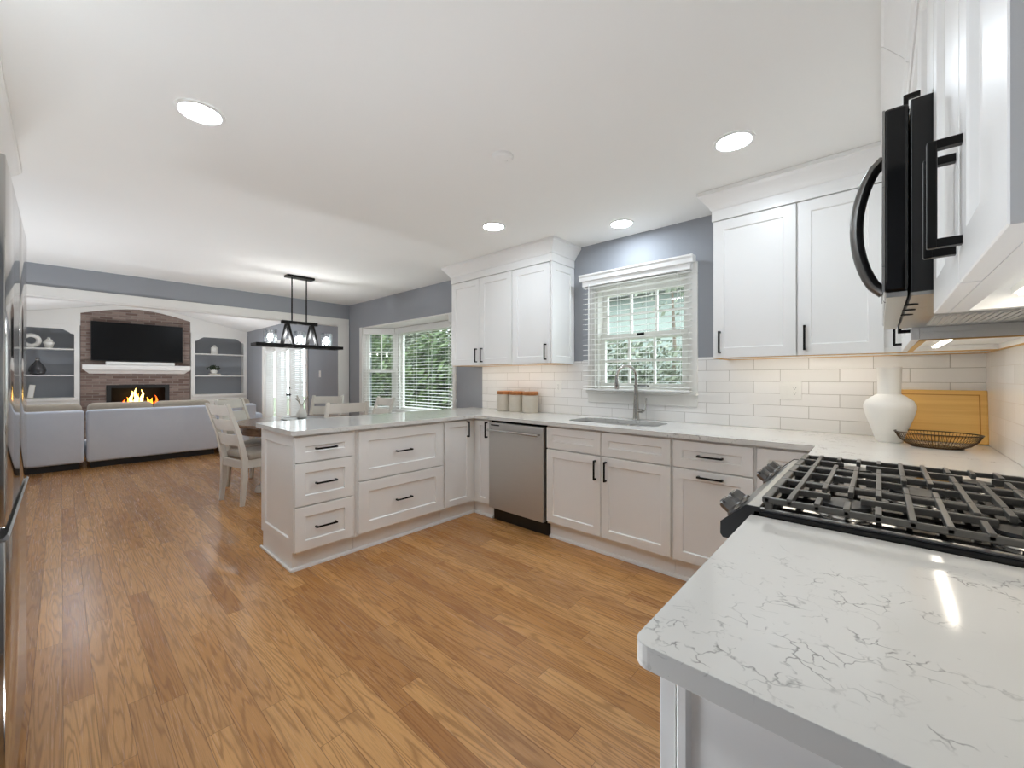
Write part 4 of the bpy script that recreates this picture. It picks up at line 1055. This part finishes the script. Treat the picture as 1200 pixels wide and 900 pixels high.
for x, y, deg, lb in ((-4.70, -1.12, 84, 'white ladder-back chair tucked just behind the peninsula counter, only its top showing'),
                      (-6.18, -.70, 222, 'white ladder-back chair on the far side of the table below the light switch wall'),
                      (-6.09, -1.71, -50, 'white ladder-back chair between the table and the sofa, catching window light'),
                      (-5.24, -.44, 177, 'white ladder-back chair in front of the bay window')):
    c = copy_tree(ch, (x, y, 0), math.radians(deg), lb)

# ================================================================== CHANDELIER
CX, CY = -5.44, -1.29
t = thing('linear_chandelier', (CX, CY, 1.62), 'black linear chandelier with clear glass shades over the dining table', 'chandelier')
obj('ceiling_plate', B().box(CX - .06, CX + .06, CY - .15, CY + .15, H - .026, H - .0005, .004), 'black', t)
for y in (CY - .085, CY + .075): obj('hanging_rod', B().tube([(CX, y, H - .026), (CX, y, 1.905)], .0075, 10), 'black', t, smooth=True)
obj('top_bar', B().box(CX - .03, CX + .03, CY - .195, CY + .195, 1.868, 1.905, .003), 'black', t)
for y in (CY - .135, CY + .135):
    for s in (-1, 1): obj('a_frame_leg', B().bar((CX + s * .012, y, 1.873), (CX + s * .075, y + .03 * s, 1.634), .032, .03), 'black', t)
b = B()
for s in (-1, 1): b.box(CX + s * .085 - .014, CX + s * .085 + .014, CY - .475, CY + .475, 1.598, 1.634, .003)
for y in (CY - .475, CY + .451, CY - .15, CY + .13): b.box(CX - .071, CX + .071, y, y + .026, 1.600, 1.632)
obj('lower_frame', b, 'black', t)
for i, y in enumerate((CY - .31, CY, CY + .31)):
    b = B().lathe((CX, y, 1.607), [(.055, 0), (.055, .008), (.02, .012), (.02, .05), (.016, .052)], 20); so = obj('socket_cup', b, 'black', t, smooth=True)
    if True: obj('cross_bar', B().box(CX - .058, CX + .058, y - .012, y + .012, 1.600, 1.612), 'black', t)
    b = B().lathe((CX, y, 1.616), [(.060, 0), (.066, .004), (.066, .175), (.062, .175), (.062, .004)], 28, False, False); obj('glass_shade', b, 'shade', t, smooth=True)
    b = B().lathe((CX, y, 1.658), [(.010, 0), (.012, .015), (.022, .045), (.026, .062), (.020, .08), (.001, .088)], 20); obj('bulb', b, 'bulb', so, smooth=True)

# ================================================================== REFRIGERATOR
FX0, FX1, FY = -2.842, -1.952, -3.248
t = thing('refrigerator', (-2.4, -3.6, 0), 'stainless french-door refrigerator at the left edge', 'refrigerator')
obj('body', B().box(FX0 + .004, FX1 - .004, YB + .02, FY - .075, .03, 1.765, .004), 'fridgeside', t)
xm = -2.446
def fdoor(name, x0, x1, z0, z1):
    return obj(name, B().box(x0, x1, FY - .07, FY, z0, z1, .0025, 2), 'fridge', t, smooth=True)
d1 = fdoor('door', FX0, xm - .002, .893, 1.782); d2 = fdoor('door', xm + .002, FX1, .893, 1.782)
fz = fdoor('freezer_drawer', FX0, FX1, .085, .860)
obj('pocket_recess', B().box(FX0 + .004, FX1 - .004, FY - .068, FY - .022, .8602, .8928), 'blackmat', t, label='dark handle recess between doors and drawer')
obj('pocket_handle', B().prism([(FY - .02, .8602), (FY + .004, .8602), (FY + .006, .868), (FY + .002, .874), (FY - .004, .866), (FY - .02, .864)], 'x', FX0 + .01, FX1 - .01), 'steel', fz)
obj('toe_grille', B().box(FX0 + .01, FX1 - .01, FY - .06, FY - .04, .0, .08), 'blackmat', t)
KF = Fr(-3.375, 'x', 1)
t = thing('fridge_cabinet', (-2.4, -3.6, 1.83), 'white cabinet with crown above the refrigerator', 'cabinet')
b = B().box(FX0 - .018, FX1 + .02, YB + .005, -3.396, 1.83, UZ1); obj('body', b, 'cab', t)
front('door', KF, FX0 - .012, xm - .002, 1.834, UZ1 - .004, t, (xm - .04, 1.92, False)); front('door', KF, xm + .002, FX1 + .016, 1.834, UZ1 - .004, t, (xm + .04, 1.92, False))
crown(t, -3.955, FX1 + .02, YB + .005, -3.384, 1, 1, 0, 1)
t = thing('pantry_cabinet', (-3.4, -3.6, 0), 'tall white pantry cabinet hidden beyond the refrigerator', 'cabinet')
b = B().box(-3.955, FX0 - .022, YB + .005, -3.396, .10, UZ1); obj('body', b, 'cab', t)
xm2 = (-3.955 + FX0 - .022) / 2
for a, c, hx in ((-3.95, xm2 - .002, xm2 - .04), (xm2 + .002, FX0 - .026, xm2 + .04)):
    front('door', KF, a, c, .13, 1.60, t, (hx, 1.1, False)); front('door', KF, a, c, 1.606, UZ1 - .004, t, (hx, 1.72, False))
obj('toe_kick', B().box(-3.95, FX0 - .03, YB + .02, -3.45, 0, .10), 'cab', t)

# ================================================================== COUNTER OBJECTS
t = thing('ceramic_vase', (-.372, -.235, CT), 'tall matte white vase with wide shoulders beside the cutting board', 'vase')
obj('body', B().lathe((-.372, -.235, CT + .0005), [(.050, 0), (.054, .005), (.070, .06), (.094, .13), (.104, .172), (.104, .192), (.094, .215), (.066, .238), (.047, .25), (.046, .26), (.050, .378), (.051, .39), (.047, .39), (.043, .26), (.03, .24)], 44, True, True), 'ceramic', t, smooth=True)
t = thing('cutting_board', (-.19, -.09, CT), 'bamboo cutting board leaning on the corner backsplash', 'cutting board')
rot = Matrix.Rotation(math.radians(-9), 3, 'X')
bc = Vector((-.203, -.062, CT + .137))
obj('board', B().rbox(bc, (.392, .019, .272), rot, .006), 'bamboo', t)
b = B()
off = rot @ Vector((0, -.0098, 0))
for u0, u1, w0, w1 in ((-.17, .17, .108, .113), (-.17, .17, -.113, -.108), (-.170, -.165, -.108, .108), (.165, .170, -.108, .108)):
    b.rbox(bc + off + rot @ Vector(((u0 + u1) / 2, 0, (w0 + w1) / 2)), (abs(u1 - u0), .0012, abs(w1 - w0)), rot)
obj('juice_groove', b, 'bamboo2', t)
wx, wy, wz = -.205, -.335, CT + .001
t = thing('wire_basket', (wx, wy, wz), 'shallow bronze wire bowl in front of the cutting board', 'bowl')
def rr(a, k): # oval rim
    return math.cos(a) * .150 * k, math.sin(a) * .105 * k
b = B().tube([(wx + rr(a, 1)[0], wy + rr(a, 1)[1], wz + .068) for a in [2 * PI * i / 48 for i in range(48)]], .0028, 6, True); obj('rim', b, 'wire', t, smooth=True)
b = B().lathe((0, 0, 0), [(.60, 0), (.60, .006), (.57, .004), (.001, .004)], 36, True, True)
for v in b.bm.verts: v.co.x, v.co.y, v.co.z = wx + v.co.x * .150, wy + v.co.y * .105, wz + v.co.z
obj('base_plate', b, 'wire', t)
b = B()
for i in range(72):
    a = 2 * PI * i / 72
    pr = [(.58, .004), (.74, .014), (.90, .038), (1.0, .068)]
    b.tube([(wx + rr(a, k)[0], wy + rr(a, k)[1], wz + z) for k, z in pr], .0010, 4)
obj('wires', b, 'wire', t)
for i, x in enumerate((-3.255, -3.085, -2.915)):
    lb = ('beige stoneware canister with wooden lid, closest to the bay window', 'beige stoneware canister with wooden lid, middle of the three', 'beige stoneware canister with wooden lid, closest to the sink')[i]
    t = thing('canister', (x, -.12, CT), lb, 'canister', 'canisters left of the sink')
    obj('body', B().lathe((x, -.12, CT + .0005), [(.072, 0), (.077, .005), (.078, .09), (.077, .16), (.072, .168)], 32), 'stone', t, smooth=True)
    obj('lid', B().lathe((x, -.12, CT + .169), [(.076, 0), (.079, .003), (.079, .030), (.074, .034), (.001, .034)], 32), 'acacia', t, smooth=True)

# outlets
def outlet(x, z, w, label, gang):
    t = thing('wall_outlet', (x, -.008, z), label, 'outlet')
    obj('plate', B().box(x - w / 2, x + w / 2, -.0125, -.0082, z - .058, z + .058, .002), 'plastic', t)
    for k in range(gang):
        cx = x + (k - (gang - 1) / 2) * .046
        if gang == 2 and k == 0:
            obj('rocker', B().box(cx - .016, cx + .016, -.0155, -.0125, z - .033, z + .033, .001), 'plastic', t)
        else:
            r_ = obj('socket', B().box(cx - .016, cx + .016, -.0145, -.0125, z - .033, z + .033, .001), 'plastic', t)
            b = B()
            for dz in (-.018, .014):
                for dx in (-.006, .006): b.box(cx + dx - .001, cx + dx + .001, -.0149, -.0144, z + dz, z + dz + .008)
                b.box(cx - .0018, cx + .0018, -.0149, -.0144, z + dz - .007, z + dz - .004)
            obj('slot', b, 'dark', r_)
outlet(-.835, 1.168, .118, 'white double wall plate with outlet on the tile right of the sink', 2)
outlet(-2.66, 1.165, .072, 'white outlet plate on the tile between the canisters and window', 1)

# ================================================================== OUTDOORS
b = B().box(-40, 25, .3, 45, -.6, -.45)
struct('ground', b, 'grass', label='green lawn outside the windows')
def leaves(name, label, c, rad, n, mat, size, flat=1.0, trunk=None, group=None):
    t = thing(name, (c[0], c[1], -.45), label, 'tree' if trunk else 'shrub', group)
    b = B()
    for i in range(n):
        d = Vector((random.gauss(0, 1), random.gauss(0, 1), random.gauss(0, 1))).normalized() * (random.random() ** .45)
        p = Vector((c[0] + d.x * rad[0], c[1] + d.y * rad[1], c[2] + d.z * rad[2]))
        nn = Vector((random.uniform(-1, 1), random.uniform(-1, 1), random.uniform(-.3, 1))).normalized(); u = nn.orthogonal().normalized(); v = nn.cross(u); s = size * random.uniform(.6, 1.3)
        b.bm.faces.new([b.bm.verts.new(p + u * s), b.bm.verts.new(p + v * s * .5), b.bm.verts.new(p - u * s), b.bm.verts.new(p - v * s * .5)])
    obj('foliage', b, mat, t)
    if trunk: obj('trunk', B().tube([(c[0], c[1], -.46), (c[0] + .1, c[1], c[2] * .5), (c[0], c[1], c[2] + rad[2] * .5)], trunk, 8, rad=[trunk, trunk * .8, trunk * .3]), 'bark', t, smooth=True)
    else: obj('stem', B().tube([(c[0], c[1], -.46), (c[0], c[1], c[2])], .04, 6), 'bark', t)
    return t
leaves('garden_bush', 'big green bush filling the middle bay pane', (-8.6, 3.2, .9), (1.5, .9, 1.55), 8200, 'leaf', .085)
leaves('garden_bush', 'rounded green bush at the far edge of the bay view', (-11.8, 3.2, .9), (1.5, 1.0, 1.8), 7000, 'leaf', .085)
leaves('garden_tree', 'leafy tree beyond the bay bushes', (-15.5, 6.5, 2.6), (3.4, 1.8, 2.8), 9000, 'leaf2', .13, trunk=.16)
leaves('garden_tree', 'thin pale tree outside the sink window', (-3.75, 5.6, 3.6), (.8, .8, 1.2), 420, 'leaf2', .06, trunk=.05)
leaves('garden_bush', 'low hedge bush outside the sink window', (-4.4, 4.6, .75), (2.4, .6, 1.35), 9000, 'leaf2', .06)
# neighbouring house with lap siding
t = thing('neighbour_house', (-6, 9, -.45), 'pale sided neighbouring house seen through the sink window', 'house')
b = B()
for i in range(24): b.prism([(8.0, -.45 + i * .17), (8.0 - .022, -.45 + i * .17), (8.0, -.45 + i * .17 + .17)], 'x', -8.6, -2.2)
b.box(-8.6, -2.2, 8.0, 13, -.45, 3.6); obj('wall', b, 'siding', t)
obj('roof', B().prism([(7.5, 3.55), (7.5, 3.7), (10.5, 5.2), (13.5, 3.7), (13.5, 3.55)], 'x', -9.0, -1.8), 'roof', t)
for x in (-7.6, -3.2):
    f = obj('window', B().box(x - .6, x + .6, 7.93, 8.0, .9, 2.2), 'trim', t); obj('pane', B().box(x - .52, x + .52, 7.92, 7.931, .98, 2.12), 'blackgloss', f)
